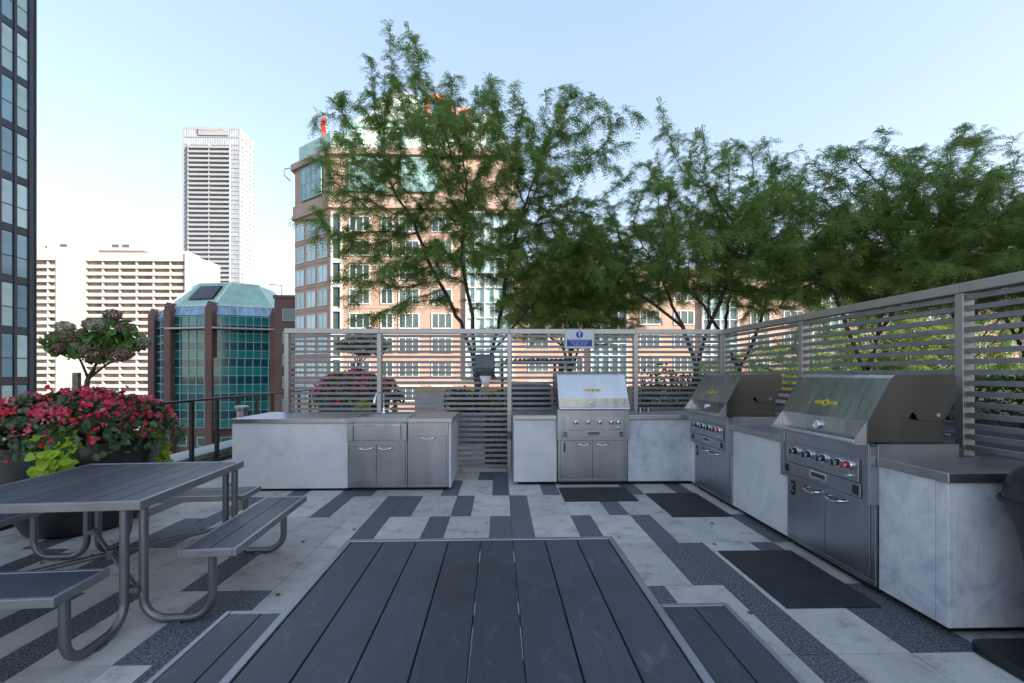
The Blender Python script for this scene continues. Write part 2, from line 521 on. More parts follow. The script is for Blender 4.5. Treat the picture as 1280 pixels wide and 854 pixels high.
P = 0.2095; X0 = 0.103; Y0 = 2.345; RP = 0.783
DARK = {  # row -> columns of the dark pavers (row 0 starts at Y0)
    5: [-2, -1, -13, 8], 4: [-13, -10, -9, -4, -1, 2, 7, 10, -18, 13], 3: [-15, -10, -7, -6, -3, 0, 5, -19, 12],
    2: [-16, -15, -7, -4, -1, 0, 3, 6, 11, -20], 1: [-16, -11, -3, 1, 6, 7, 10, -19, -22, 13], 0: [-15, -13, -10, -9, -5, -1, 4, 7, 10, 11, -18, 14],
    -1: [-17, -14, -13, -9, -5, 0, 3, 7, 12, 13, -20], -2: [-16, -11, -6, -2, 2, 6, 9, 13], -3: [-14, -9, -4, 1, 5, 10, 14], -4: [-12, -7, -2, 3, 8]}
light, dark = MB(), MB()
g = 0.0018
for r in range(-4, 6):
    y0 = Y0 + r * RP + g; y1 = Y0 + (r + 1) * RP - g
    ks = range(-23, 16)
    k = -23
    dk = set(DARK.get(r, []))
    while k < 16:
        x0 = X0 + k * P
        if k in dk:
            dark.box(x0 + g, x0 + P - g, y0, y1, -0.02, 0, 0, random.uniform(0.85, 1.15)); k += 1
        else:
            n = 2 if (k + 1 < 16 and (k + 1) not in dk) else 1
            light.box(x0 + g, x0 + n * P - g, y0, y1, -0.02, 0, 0, random.uniform(0.84, 1.08)); k += n
# plain pavers beyond the fence
for i in range(-12, 40):
    for j in range(0, 12):
        x0 = i * 0.419 + 0.1; y0 = Y0 + (6 + j) * RP
        if x0 < -4.7 or x0 > 15.4: continue
        (dark if random.random() < 0.25 else light).box(x0 + g, x0 + 0.419 - g, y0 + g, y0 + RP - g, -0.02, 0, 0, random.uniform(0.9, 1.07))
for i in range(9, 38):
    for j in range(-4, 6):
        x0 = i * 0.419 - 0.316
        if x0 < X0 + 16 * P - 0.01 or x0 > 15.4: continue
        y0 = Y0 + j * RP
        (dark if random.random() < 0.25 else light).box(x0 + g, x0 + 0.419 - g, y0 + g, y0 + RP - g, -0.02, 0, 0, random.uniform(0.9, 1.07))
tag(light.build('light_paving', 'light_paver', fix=False), kind='structure')
tag(dark.build('dark_paving', 'dark_paver', fix=False), kind='structure')

# parapet ledge outside the railing
b = MB(); b.box(-5.45, -4.93, -9, 13, -0.02, 0.15); b.box(-4.93, -4.80, -9, 13, -0.02, 0.06, 1)
tag(b.build('parapet_ledge', ['ledge_concrete', 'rail_black'], bevel=0.006), 'pale concrete ledge running along the foot of the glass railing', 'ledge')

# ------------------------------------------------------------------ glass railing
t = empty('glass_railing', (-4.82, 6.0, 0.06), 0, 'dark metal railing with clear glass panels at the terrace edge', 'railing')
b = MB(); b.box(-0.03, 0.03, -13, 6.6, 0.985, 1.02); b.build('top_rail', 'rail_black', t, 0.006)
for i in range(-18, 11):
    y = 0.49 + 0.62 * i
    b = MB(); b.box(-0.022, 0.022, y - 0.03, y + 0.03, 0, 0.985); b.build('post', 'rail_black', t)
    b = MB(); b.add([(0, y + 0.05, 0.06), (0, y + 0.57, 0.06), (0, y + 0.57, 0.95), (0, y + 0.05, 0.95)], [(0, 1, 2, 3)]); b.build('glass_panel', 'rail_glass', t)

# ------------------------------------------------------------------ slatted fences
def slat_bay(b, x0, x1, z0=0.075, z1=2.06):
    z = z0
    while z < z1:
        b.box(x0, x1, -0.022, 0.022, z, z + 0.037, 0); z += 0.0783
def fence(name, loc, rz, posts, label):
    t = empty(name, loc, rz, label, 'fence')
    for x0, x1 in zip(posts[:-1], posts[1:]):
        b = MB(); slat_bay(b, x0 + 0.032, x1 - 0.032); b.build('slat_panel', 'slat_grey', t)
    for x in posts:
        b = MB(); b.box(x - 0.032, x + 0.032, -0.045, 0.045, 0, 2.085); b.build('post', 'post_metal', t, 0.004)
        b = MB(); b.box(x - 0.05, x + 0.05, -0.06, 0.06, 0, 0.012); b.build('base_plate', 'post_metal', t)
    for x0, x1 in zip(posts[:-1], posts[1:]):
        b = MB()
        b.box(x0 + 0.0015 - (0.032 if x0 == posts[0] else 0), x1 - 0.0015 + (0.032 if x1 == posts[-1] else 0), -0.05, 0.05, 2.087, 2.16)
        b.build('top_rail', 'post_metal', t, 0.004)
    return t
FY = 6.79
fb = fence('slat_fence', (0, FY, 0), 0, [-3.19, -1.82, 0.13, 2.05, 3.38], 'grey slatted metal fence behind the sink counter, facing the camera')
b = MB(); b.box(0.09, 0.155, -0.075, -0.047, 0.50, 0.62); b.build('gate_latch', 'steel_dark', fb, 0.004)
b = MB(); b.box(-0.60, 0.09, -0.03, 0.03, 0.0, 0.055); b.build('threshold', 'post_metal', fb, 0.003)
fr = fence('slat_fence', (3.43, FY - 0.06, 0), R(-90), [0.0, 1.74, 3.50, 5.28, 7.06, 8.84, 10.6], 'grey slatted metal fence along the right side behind the two angled grills')

# ------------------------------------------------------------------ picnic tables
def bench(parent, cx, cy, along, length=1.16, width=0.33, z=0.45):
    hl, hw = length / 2, width / 2
    def bx(b, u0, u1, w0, w1, z0, z1, tone=1.0):      # u along, w across
        if along == 'y': b.box(cx + w0, cx + w1, cy + u0, cy + u1, z0, z1, 0, tone)
        else: b.box(cx + u0, cx + u1, cy + w0, cy + w1, z0, z1, 0, tone)
    b = MB()
    for w0, w1 in ((-hw + 0.026, -0.002), (0.003, hw - 0.026)):
        bx(b, -hl + 0.026, hl - 0.026, w0, w1, z - 0.03, z - 0.002, random.uniform(0.85, 1.1))
    s = b.build('bench_seat', 'composite_board', parent, 0.002)
    b = MB()
    for sg in (-1, 1):
        bx(b, -hl, hl, *(sorted((sg * hw, sg * (hw - 0.024)))), z - 0.045, z)
        bx(b, *(sorted((sg * hl, sg * (hl - 0.024)))), -hw + 0.0245, hw - 0.0245, z - 0.045, z)
    bx(b, -hl + 0.1, -hl + 0.14, -hw + 0.03, hw - 0.03, z - 0.05, z - 0.032)
    bx(b, hl - 0.14, hl - 0.1, -hw + 0.03, hw - 0.03, z - 0.05, z - 0.032)
    b.build('bench_frame', 'frame_metal', s, 0.003)

def u_leg(parent, a, bpt, z_top_a=0.40, z_top_b=0.70):
    """bent tube: down at a, along the floor, up at b (plan points)"""
    a = Vector((a[0], a[1], 0)); q = Vector((bpt[0], bpt[1], 0)); d = (q - a).normalized(); L = (q - a).length
    r = 0.13; zf = 0.026
    pts = [a + Vector((0, 0, z_top_a)), a + Vector((0, 0, zf + r))]
    for i in range(1, 8):
        an = math.pi / 2 * i / 8
        pts.append(a + d * (r - r * math.cos(an)) + Vector((0, 0, zf + r - r * math.sin(an))))
    pts.append(a + d * r + Vector((0, 0, zf))); pts.append(a + d * (L - r) + Vector((0, 0, zf)))
    for i in range(1, 8):
        an = math.pi / 2 * i / 8
        pts.append(a + d * (L - r + r * math.sin(an)) + Vector((0, 0, zf + r - r * math.cos(an))))
    pts.append(q + Vector((0, 0, zf + r))); pts.append(q + Vector((0, 0, z_top_b)))
    b = MB(); b.tube(pts, 0.024, 14)
    m = a + d * (L * 0.5)
    b.box(m.x - 0.03, m.x + 0.03, m.y - 0.03, m.y + 0.03, 0.002, 0.014)
    b.build('leg', 'tube_metal', parent, smooth=True)

def picnic_table(loc, rz, label, gap_back):
    t = empty('picnic_table', loc, rz, label, 'picnic table', 'square picnic tables with attached benches')
    h = 0.60
    b = MB(); n = 8; w = (2 * h - 0.056) / n
    for i in range(n):
        x0 = -h + 0.028 + i * w
        b.box(x0 + 0.0025, x0 + w - 0.0025, -h + 0.028, h - 0.028, 0.718, 0.7485, 0, [0.95, 1.0, 1.06, 0.82, 0.78, 0.98, 1.12, 1.05][i])
    top = b.build('tabletop', 'composite_board', t, 0.0025)
    b = MB()
    b.box(-h, h, -h, -h + 0.026, 0.70, 0.752); b.box(-h, h, h - 0.026, h, 0.70, 0.752)
    b.box(-h, -h + 0.026, -h + 0.0265, h - 0.0265, 0.70, 0.752); b.box(h - 0.026, h, -h + 0.0265, h - 0.0265, 0.70, 0.752)
    for y in (-0.4, 0.0, 0.4): b.box(-h + 0.03, h - 0.03, y - 0.02, y + 0.02, 0.695, 0.715)
    b.build('tabletop_frame', 'frame_metal', top, 0.003)
    gp = 0.19; w = 0.33
    cs = h + gp + w / 2; cb = h + gap_back + w / 2
    bench(t, cs, 0, 'y'); bench(t, -cs, 0, 'y'); bench(t, 0, -cs, 'x'); bench(t, 0, cb, 'x')
    for s in (-1, 1):
        for e in (-1, 1):
            u_leg(t, (s * cs, e * 0.52), (s * 0.565, e * 0.52))
        u_leg(t, (s * 0.49, -cs), (s * 0.49, -0.565))
        u_leg(t, (s * 0.49, max(cb, 0.86)), (s * 0.49, 0.53))
    for s in (-1, 1):
        b = MB(); b.tube([(-0.54, -s * 0.54, 0.23), (0.54, s * 0.54, 0.23 + 0.001 * s)], 0.016, 10)
        b.lathe([(0.03, 0.20), (0.03, 0.26)], n=12) if s == 1 else None
        for q in (-1, 1):
            b.box(q * 0.53 - 0.035, q * 0.53 + 0.035, q * s * 0.53 - 0.035, q * s * 0.53 + 0.035, 0.205, 0.235)
        b.build('brace', 'tube_metal', t, smooth=True)
    return t
picnic_table((-0.085, 1.435, 0), R(0.4), 'charcoal plank picnic table in the foreground, its top filling the bottom of the view', 0.10)
picnic_table((-2.735, 3.215, 0), R(3.9), 'charcoal plank picnic table beside the planter of red flowers', 0.03)

# ------------------------------------------------------------------ kitchen counters
def handle(parent, x0, x1, y, z):
    b = MB()
    m = 0.022
    b.tube([(x0, y, z + 0.008), (x0, y - 0.022, z + 0.006), (x0 + 0.016, y - 0.036, z), (x0 + 0.04, y - 0.038, z - 0.008), ((x0 + x1) / 2, y - 0.038, z - 0.012),
            (x1 - 0.04, y - 0.038, z - 0.008), (x1 - 0.016, y - 0.036, z), (x1, y - 0.022, z + 0.006), (x1, y, z + 0.008)],
           [0.016, 0.013, 0.012, 0.009, 0.008, 0.009, 0.012, 0.013, 0.016], 10)
    return b.build('handle', 'chrome', parent, smooth=True)

t = empty('sink_counter', (0, 5.73, 0), 0, 'long pale concrete kitchen counter with a sink, tap and steel cabinet doors', 'kitchen counter')
b = MB(); b.box(-3.385, -1.94, 0, 0.03, 0.035, 0.862); b.box(-3.385, -3.355, 0.0305, 1.0, 0.035, 0.862)
b.build('concrete_panel', 'concrete', t, 0.004)
b = MB(); b.box(-0.665, -0.635, 0.004, 1.0, 0.035, 0.862); b.build('end_panel', 'concrete', t, 0.004)
b = MB(); b.box(-3.33, -0.69, 0.04, 0.98, 0.0, 0.05); b.build('plinth', 'dark_gap', t)
b = MB()   # top slab with the sink opening
b.box(-3.40, -1.87, -0.02, 1.0, 0.865, 0.918); b.box(-1.21, -0.62, -0.02, 1.0, 0.865, 0.918)
b.box(-1.8695, -1.2105, -0.02, 0.10, 0.865, 0.918); b.box(-1.8695, -1.2105, 0.62, 1.0, 0.865, 0.918)
b.build('countertop', 'steel_top', t, 0.004)
b = MB(); x0, x1, y0, y1, zb, zt = -1.868, -1.212, 0.102, 0.618, 0.68, 0.925
b.add([(x0, y0, zb), (x1, y0, zb), (x1, y1, zb), (x0, y1, zb), (x0, y0, zt), (x1, y0, zt), (x1, y1, zt), (x0, y1, zt)],
      [(0, 1, 2, 3), (0, 1, 5, 4), (1, 2, 6, 5), (2, 3, 7, 6), (3, 0, 4, 7)])
for a in ((x0 - 0.025, x1 + 0.025, y0 - 0.025, y0), (x0 - 0.025, x1 + 0.025, y1, y1 + 0.025), (x0 - 0.025, x0, y0 + 0.0005, y1 - 0.0005), (x1, x1 + 0.025, y0 + 0.0005, y1 - 0.0005)):
    b.box(*a, 0.9185, 0.926)
b.build('sink_basin', 'steel', t)
b = MB(); fx, fy = -1.69, 0.80
b.lathe([(0.03, 0.918), (0.03, 0.93), (0.018, 0.95), (0.018, 1.0)], (fx, fy, 0), 16)
b.tube([(fx, fy, 0.95), (fx, fy, 1.14)] + [(fx - 0.045 + 0.045 * math.cos(a), fy - 0.06 + 0.06 * math.cos(a), 1.14 + 0.075 * math.sin(a)) for a in [math.pi * i / 10 for i in range(1, 10)]], 0.012, 10)
b.tube([(fx - 0.088, fy - 0.117, 1.165), (fx - 0.095, fy - 0.125, 1.13), (fx - 0.102, fy - 0.13, 1.07)], [0.013, 0.02, 0.022], 12)
b.tube([(fx + 0.015, fy, 0.965), (fx + 0.075, fy, 0.965), (fx + 0.078, fy, 1.0)], 0.009, 8)
b.build('tap', 'chrome', t, smooth=True)
b = MB()  # sink cabinet carcass, apron brackets, bottom rails
b.box(-1.938, -1.19, 0.006, 0.90, 0.04, 0.862); b.box(-1.185, -0.667, 0.006, 0.90, 0.04, 0.862)
b.box(-1.935, -1.865, -0.032, 0.0055, 0.635, 0.858); b.box(-1.26, -1.192, -0.032, 0.0055, 0.635, 0.858)
b.box(-1.95, -1.18, -0.046, -0.0205, 0.885, 0.924)
b.box(-1.936, -1.192, -0.010, 0.0055, 0.605, 0.630)
b.build('cabinet_body', 'steel', t, 0.003)
b = MB(); b.box(-1.860, -1.264, -0.030, 0.005, 0.642, 0.84); b.build('apron_drawer', 'steel', t, 0.006)
b = MB(); b.box(-1.860, -1.264, -0.044, -0.0305, 0.826, 0.846); b.build('drawer_lip', 'chrome', t, 0.004)
for x0, x1, z0, z1, hx0, hx1, hz in ((-1.925, -1.579, 0.09, 0.598, -1.782, -1.616, 0.545), (-1.575, -1.213, 0.09, 0.598, -1.539, -1.376, 0.545), (-1.137, -0.69, 0.09, 0.722, -1.003, -0.84, 0.672)):
    b = MB(); b.box(x0, x1, -0.016, 0.0055, z0, z1); d = b.build('door', 'steel', t, 0.004)
    b = MB()
    b.box(x0 + 0.02, x1 - 0.02, -0.0175, -0.0165, z0 + 0.025, z0 + 0.027); b.box(x0 + 0.02, x1 - 0.02, -0.0175, -0.0165, z1 - 0.027, z1 - 0.025)
    b.build('trim', 'steel_dark', d)
    handle(d, hx0, hx1, -0.016, hz)

# L-shaped run right of the gate: back leg + right leg, grills stand in its gaps
t = empty('grill_counter', (0, 0, 0), 0, 'L-shaped pale concrete counter holding the three steel grills', 'kitchen counter')
def panel(x0, x1, y0, y1, mat='concrete'):
    b = MB(); b.box(x0, x1, y0, y1, 0.045, 0.872); b.build('concrete_panel', mat, t, 0.004)
def top(pts):
    b = MB(); b.prism(pts, 'z', 0.876, 0.932); b.build('countertop', 'steel_top', t, 0.004)
CY = 5.96; CX = 2.545
panel(0.175, 0.745, CY, CY + 0.03); panel(0.175, 0.205, CY + 0.0305, FY - 0.06)
panel(1.70, CX, CY, CY + 0.03, 'blotchy_concrete'); panel(CX, CX + 0.03, 5.77, CY + 0.03, 'concrete')
panel(CX, CX + 0.03, 3.90, 4.86, 'concrete'); panel(CX, CX + 0.03, 2.565, 2.955, 'blotchy_concrete'); panel(CX, CX + 0.03, 2.485, 2.562, 'blotchy_concrete')
panel(CX + 0.0305, 3.36, 2.485, 2.515, 'blotchy_concrete')
top([(0.16, CY - 0.02), (0.742, CY - 0.02), (0.742, FY - 0.06), (0.16, FY - 0.06)])
top([(1.703, CY - 0.02), (CX - 0.02, CY - 0.02), (CX - 0.02, 5.765), (3.36, 5.765), (3.36, FY - 0.06), (1.703, FY - 0.06)])
top([(CX - 0.02, 3.905), (3.36, 3.905), (3.36, 4.855), (CX - 0.02, 4.855)])
top([(CX - 0.02, 2.465), (3.36, 2.465), (3.36, 2.95), (CX - 0.02, 2.95)])
for a in ((0.24, 0.73, CY + 0.05, 6.6), (1.72, CX + 0.028, CY + 0.05, 6.6), (CX + 0.05, 3.3, 3.95, 4.82), (CX + 0.05, 3.3, 2.53, 2.93), (CX + 0.05, 3.3, 5.79, CY + 0.20)):
    b = MB(); b.box(*a, 0.0, 0.06); b.build('plinth', 'dark_gap', t)
# two fence post clamps on the back corner, modelled as small upturned cups
for x, y in ((2.02, 6.45), (2.16, 6.52)):
    b = MB(); b.lathe([(0.045, 0), (0.045, 0.02), (0.03, 0.028), (0.03, 0.06), (0.0, 0.062)], (x, y, 0.9325), 16)
    o = b.build('post_clamp', 'steel', None, smooth=True)
    tag(o, 'small round steel clamp on the counter at the foot of a fence post', 'post clamp', 'post clamps on the back counter')

# ------------------------------------------------------------------ grills
def make_grill():
    t = empty('gas_grill', (0, 0, 0), 0, 'x', 'grill', 'numbered built-in gas grills')
    W = 0.463
    b = MB(); b.box(-W, W, 0.0, 0.66, 0.05, 0.60); b.box(-W + 0.02, W - 0.02, 0.03, 0.6, 0.0, 0.0495, 1)
    b.box(-W, W, -0.012, -0.0005, 0.05, 0.085)
    b.build('cabinet', ['steel', 'dark_gap'], t, 0.003)
    for s in (-1, 1):
        x0, x1 = sorted((s * 0.003, s * 0.425))
        b = MB(); b.box(x0, x1, -0.018, -0.0005, 0.092, 0.598); d = b.build('door', 'steel', t, 0.003)
        handle(d, *(sorted((s * 0.045, s * 0.20))), -0.018, 0.55)
    b = MB()  # hang rails beside the doors
    b.box(-W, -0.428, -0.012, -0.0005, 0.086, 0.60); b.build('cabinet_stile', 'steel', t, 0.002)
    b = MB(); b.box(0.428, W, -0.012, -0.0005, 0.086, 0.60); b.build('cabinet_stile', 'steel', t, 0.002)
    # control housing
    W2 = 0.475
    b = MB()
    b.box(-W2, W2, -0.055, 0.0, 0.605, 1.0); b.box(-W2, W2, 0.0005, 0.56, 0.605, 1.018)
    b.box(-W2, -W2 + 0.05, -0.068, -0.0555, 0.605, 1.012); b.box(W2 - 0.05, W2, -0.068, -0.0555, 0.605, 1.012)
    b.box(-W2 + 0.0505, W2 - 0.0505, -0.068, -0.0555, 0.605, 0.632)
    hs = b.build('control_housing', 'steel', t, 0.003)
    b = MB(); b.box(-0.385, 0.40, -0.078, -0.0555, 0.742, 0.905)
    cp = b.build('control_panel', 'steel', t, 0.004)
    b = MB(); b.box(-0.415, 0.415, -0.074, -0.0555, 0.637, 0.736); dt = b.build('drip_tray_front', 'steel', t, 0.004)
    b = MB()
    b.box(-0.09, 0.10, -0.0775, -0.0745, 0.668, 0.73)
    b.build('tray_pull_frame', 'chrome', dt, 0.003)
    b = MB(); b.box(-0.07, 0.08, -0.079, -0.0778, 0.684, 0.716); b.build('tray_pull_recess', 'steel_dark', dt)
    b = MB()
    for s in (-1, 1):
        b = MB()
        b.box(s * 0.372 - 0.028, s * 0.372 + 0.032, -0.0748, -0.0741, 0.655, 0.66)
        b.box(s * 0.372 - 0.028, s * 0.372 + 0.032, -0.0748, -0.0741, 0.712, 0.717)
        for k in range(5): b.box(s * 0.372 - 0.026 + k * 0.011, s * 0.372 - 0.020 + k * 0.011, -0.0755, -0.0742, 0.659, 0.713)
        b.build('vent_slots', 'dark_gap', dt)
    for i, x in enumerate((-0.233, -0.075, 0.083, 0.235, 0.325)):
        b = MB(); b.lathe([(0.037, 0), (0.037, 0.012), (0.033, 0.02), (0.0, 0.0201)], (x, -0.078, 0.85), 24, axis='y')
        bz = b.build('knob_bezel', 'chrome', t, smooth=True)
        b = MB(); b.lathe([(0.026, 0.0201), (0.024, 0.05), (0.018, 0.056), (0.0, 0.0561)], (x, -0.078, 0.85), 20, axis='y')
        b.box(x - 0.006, x + 0.006, -0.144, -0.130, 0.828, 0.872)
        b.build('knob', 'knob_red' if i == 4 else 'black_plastic', bz, smooth=True)
        b = MB(); b.lathe([(0.0265, 0.046), (0.0255, 0.055), (0.02, 0.0575), (0.0, 0.0576)], (x, -0.078, 0.85), 20, axis='y')
        b.build('knob_cap', 'chrome', bz, smooth=True)
    b = MB(); b.lathe([(0.018, 0), (0.018, 0.008), (0.010, 0.012), (0.010, 0.028), (0.0, 0.0281)], (0.327, -0.078, 0.775), 16, axis='y')
    b.build('ignition_button', 'chrome', t, smooth=True)
    # firebox seen under the lid's cut-away sides
    b = MB(); b.box(-0.432, 0.432, 0.0, 0.50, 1.0185, 1.235); b.box(-0.47, 0.47, 0.561, 0.60, 0.9, 1.0)
    b.build('firebox', 'steel_dark', t, 0.004)
    b = MB(); b.tube([(0.446, 0.49, 1.08), (0.478, 0.49, 1.08)], 0.008, 8); b.build('rotisserie_stub', 'chrome', t)
    # lid: skin follows front, slant, top and back
    Wl = 0.462
    prof = [(-0.065, 1.03), (-0.065, 1.163), (-0.0645, 1.1655), (0.098, 1.462), (0.108, 1.474), (0.124, 1.482), (0.14, 1.484), (0.53, 1.484), (0.547, 1.474), (0.549, 1.33)]
    inner = [(-0.061, 1.03), (-0.061, 1.162), (-0.0605, 1.164), (0.101, 1.458), (0.111, 1.470), (0.126, 1.478), (0.14, 1.480), (0.528, 1.480), (0.543, 1.472), (0.545, 1.33)]
    b = MB(); n = len(prof)
    for i in range(n - 1):
        q = [prof[i], prof[i + 1], inner[i + 1], inner[i]]
        b.add([(-Wl, *p) for p in q] + [(Wl, *p) for p in q], [(0, 1, 5, 4), (2, 3, 7, 6)] + ([(3, 0, 4, 7)] if i == 0 else []))
    lid = b.build('lid', 'hood_steel', t, fix=False)
    side = [(-0.065, 1.03), (-0.065, 1.163), (-0.0645, 1.1655), (0.098, 1.462), (0.108, 1.474), (0.124, 1.482), (0.14, 1.484), (0.53, 1.484), (0.547, 1.474), (0.547, 1.325),
            (0.51, 1.255), (0.485, 1.212), (0.462, 1.182), (0.44, 1.172), (0.31, 1.174), (0.285, 1.181), (0.268, 1.204), (0.258, 1.226), (0.246, 1.232), (0.234, 1.222), (0.106, 1.03)]
    for s in (-1, 1):
        x0, x1 = sorted((s * Wl, s * (Wl + 0.005)))
        b = MB(); b.prism(side, 'x', x0, x1); b.build('lid_side', 'steel_dark', lid, 0.0015)  # dark surroundings mirrored in the hood sides are put into their colour
        b = MB(); b.lathe([(0.014, 0), (0.014, 0.006), (0.0, 0.0061)], (0, 0, 0), 14)
        bo = b.build('hinge_bolt', 'chrome', lid, smooth=True)
        bo.location = (s * (Wl + 0.005), 0.42, 1.215); bo.rotation_euler = (0, R(90 * s), 0)
    # handle bar with triangular end brackets
    b = MB(); b.tube([(-0.455, -0.150, 1.03), (0.455, -0.150, 1.03)], 0.016, 14)
    hb = b.build('lid_handle', 'satin_steel', lid, smooth=True)
    for s in (-1, 1):
        x0, x1 = sorted((s * 0.450, s * 0.4605))
        b = MB(); b.prism([(-0.0655, 1.162), (-0.068, 1.01), (-0.145, 1.012), (-0.160, 1.03), (-0.150, 1.046)], 'x', x0, x1)
        b.build('handle_bracket', 'satin_steel', hb)
    # embossed yellow badge on the slanted face, thermometer below it
    ux = Vector((1, 0, 0)); uy = Vector((0, 0.1625, 0.2965)).normalized(); un = Vector((0, -0.2965, 0.1625)).normalized()
    c0 = Vector((0, -0.0645, 1.1655)) + uy * 0.115 + un * 0.0008
    ol = [(-0.118, 0.0), (-0.108, 0.016), (-0.028, 0.016), (-0.012, 0.026), (0.0, 0.034), (0.012, 0.026), (0.028, 0.016), (0.108, 0.016), (0.118, 0.0),
          (0.108, -0.014), (0.028, -0.014), (0.012, -0.022), (0.0, -0.030), (-0.012, -0.022), (-0.028, -0.014), (-0.108, -0.014)]
    b = MB(); n = len(ol)
    b.add([c0 + ux * x + uy * y for x, y in ol] + [c0 + ux * x * 0.985 + uy * y * 0.95 + un * 0.004 for x, y in ol],
          [tuple(range(n, 2 * n))] + [(i, (i + 1) % n, n + (i + 1) % n, n + i) for i in range(n)])
    bd = b.build('badge', 'badge_yellow', lid)
    b = MB()
    for (xa, xb, ya, yb) in ((-0.098, -0.034, 0.006, 0.010), (-0.098, -0.034, -0.007, -0.003), (0.034, 0.098, 0.006, 0.010), (0.034, 0.098, -0.007, -0.003)):
        b.add([c0 + ux * x + uy * y + un * 0.0048 for x, y in ((xa, ya), (xb, ya), (xb, yb), (xa, yb))], [(0, 1, 2, 3)])
    b.add([c0 + ux * x + uy * y + un * 0.0048 for x, y in ((-0.014, 0), (0, -0.018), (0.014, 0), (0, 0.018))], [(0, 1, 2, 3)])
    b.build('badge_mark', 'steel_dark', bd)
    b = MB(); b.lathe([(0.034, 0), (0.034, 0.018), (0.029, 0.024), (0.026, 0.021), (0.0, 0.0212)], (0, -0.0655, 1.098), 28, axis='y')
    th = b.build('thermometer', 'chrome', lid, smooth=True)
    b = MB(); b.lathe([(0.0255, 0.0215), (0.0, 0.0216)], (0, -0.0655, 1.098), 24, axis='y'); b.build('dial', 'sign_white', th)
    return t
gr = make_grill()
g2 = copy_tree(gr); g3 = copy_tree(gr)
for o, loc, rz, n, lab in ((gr, (1.222, 5.955, 0), 0, '1', 'steel gas grill marked 1, facing the camera in front of the back fence'),
                           (g2, (2.54, 5.315, 0), R(-90), '2', 'steel gas grill marked 2, set sideways in the corner of the counter'),
                           (g3, (2.54, 3.428, 0), R(-90), '3', 'large near steel gas grill marked 3, on the right beside the black bin')):
    o.location = loc; o.rotation_euler = (0, 0, rz); o['label'] = lab
    text_mesh('number', n, 0.165, 'number_black', (-0.375, -0.0195, 0.50), (R(90), 0, 0), o, 0.0012, sx=0.9, bold=0.004)

# rubber mats
for (x0, x1, y0, y1), rz, lab in (((0.745, 1.61, 5.185, 5.79), 0.0, 'black rubber mat on the floor in front of grill 1'),
                             ((1.785, 2.41, 4.60, 5.49), 0.0, 'black rubber mat on the floor in front of grill 2'),
                             ((1.815, 2.43, 2.80, 3.70), 0.0, 'black rubber mat on the floor in front of grill 3')):
    cx, cy = (x0 + x1) / 2, (y0 + y1) / 2
    b = MB(); hx, hy = (x1 - x0) / 2, (y1 - y0) / 2
    b.box(-hx, hx, -hy, hy, 0.001, 0.014)
    o = b.build('rubber_mat', 'rubber', None, 0.004, loc=(cx, cy, 0)); o.rotation_euler.z = rz
    tag(o, lab, 'mat', 'rubber mats in front of the grills')

# ------------------------------------------------------------------ things on the back fence
t = empty('notice_sign', (1.185, FY - 0.062, 1.865), 0, 'blue and white notice with an exclamation mark hung on the back fence', 'sign')
b = MB(); b.box(-0.225, 0.225, -0.008, 0.008, 0, 0.295); b.build('sign_board', 'sign_white', t, 0.002)
b = MB()
for a in ((-0.225, 0.225, 0, 0.010), (-0.225, 0.225, 0.285, 0.295), (-0.225, -0.215, 0.0105, 0.2845), (0.215, 0.225, 0.0105, 0.2845)):
    b.box(a[0], a[1], -0.013, -0.0085, a[2], a[3])
b.build('sign_border', 'post_metal', t, 0.002)
b = MB(); b.box(-0.19, 0.19, -0.0105, -0.0085, 0.032, 0.132); b.build('blue_field', 'sign_blue', t)
b = MB(); b.lathe([(0.053, 0), (0.053, 0.002), (0.0, 0.0021)], (0, -0.0085, 0.208), 36, axis='y'); b.build('blue_disc', 'sign_blue', t)
b = MB(); b.prism([(-0.009, 0.19), (0.009, 0.19), (0.015, 0.25), (-0.015, 0.25)], 'y', -0.0125, -0.0108)
b.lathe([(0.0105, 0), (0.0105, 0.0017), (0, 0.0018)], (0, -0.0108, 0.172), 16, axis='y'); b.build('exclamation_mark', 'sign_white', t)
for s, z in (('PLEASE CLEAN THE GRILL', 0.112), ('AND TIDY THE AREA', 0.081), ('AFTER EACH USE', 0.051)):
    text_mesh('lettering', s, 0.0265, 'sign_white', (0, -0.0110, z), (R(90), 0, 0), t, 0.0004)

t = empty('towel_dispenser', (-0.235, FY - 0.05, 1.435), 0, 'dark grey paper towel dispenser hung on the slatted fence', 'paper towel dispenser')
b = MB()
b.prism([(0.0, 0.0), (-0.10, 0.02), (-0.17, 0.07), (-0.19, 0.14), (-0.185, 0.26), (-0.16, 0.315), (-0.12, 0.335), (0.0, 0.335)], 'x', -0.145, 0.145)
b.build('housing', 'dispenser_grey', t, 0.015)
b = MB(); b.box(0.115, 0.155, -0.12, -0.02, -0.012, 0.03); b.box(-0.155, -0.115, -0.12, -0.02, -0.012, 0.03); b.build('bracket', 'black_plastic', t, 0.004)
b = MB(); b.box(-0.10, -0.055, -0.1905, -0.187, 0.095, 0.105); b.build('maker_plate', 'tube_metal', t)
t2 = MB()
pts = []
for i in range(9):
    z = 0.02 - 0.022 * i; y = -0.11 - 0.018 * math.sin(i * 0.5)
    w = 0.095 - 0.005 * i
    pts.append((-w * 0.95 + 0.01 + 0.004 * i, y, z)); pts.append((w + 0.0, y + 0.01, z + 0.004 * (i % 2)))
t2.add(pts, [(2 * i, 2 * i + 1, 2 * i + 3, 2 * i + 2) for i in range(8)])
o = t2.build('paper_towel', 'white_paper', None, smooth=True, loc=(-0.235, FY - 0.05, 1.435))
sm = o.modifiers.new('thickness', 'SOLIDIFY'); sm.thickness = 0.0012
tag(o, 'white paper towel hanging from the dark dispenser on the fence', 'paper towel')

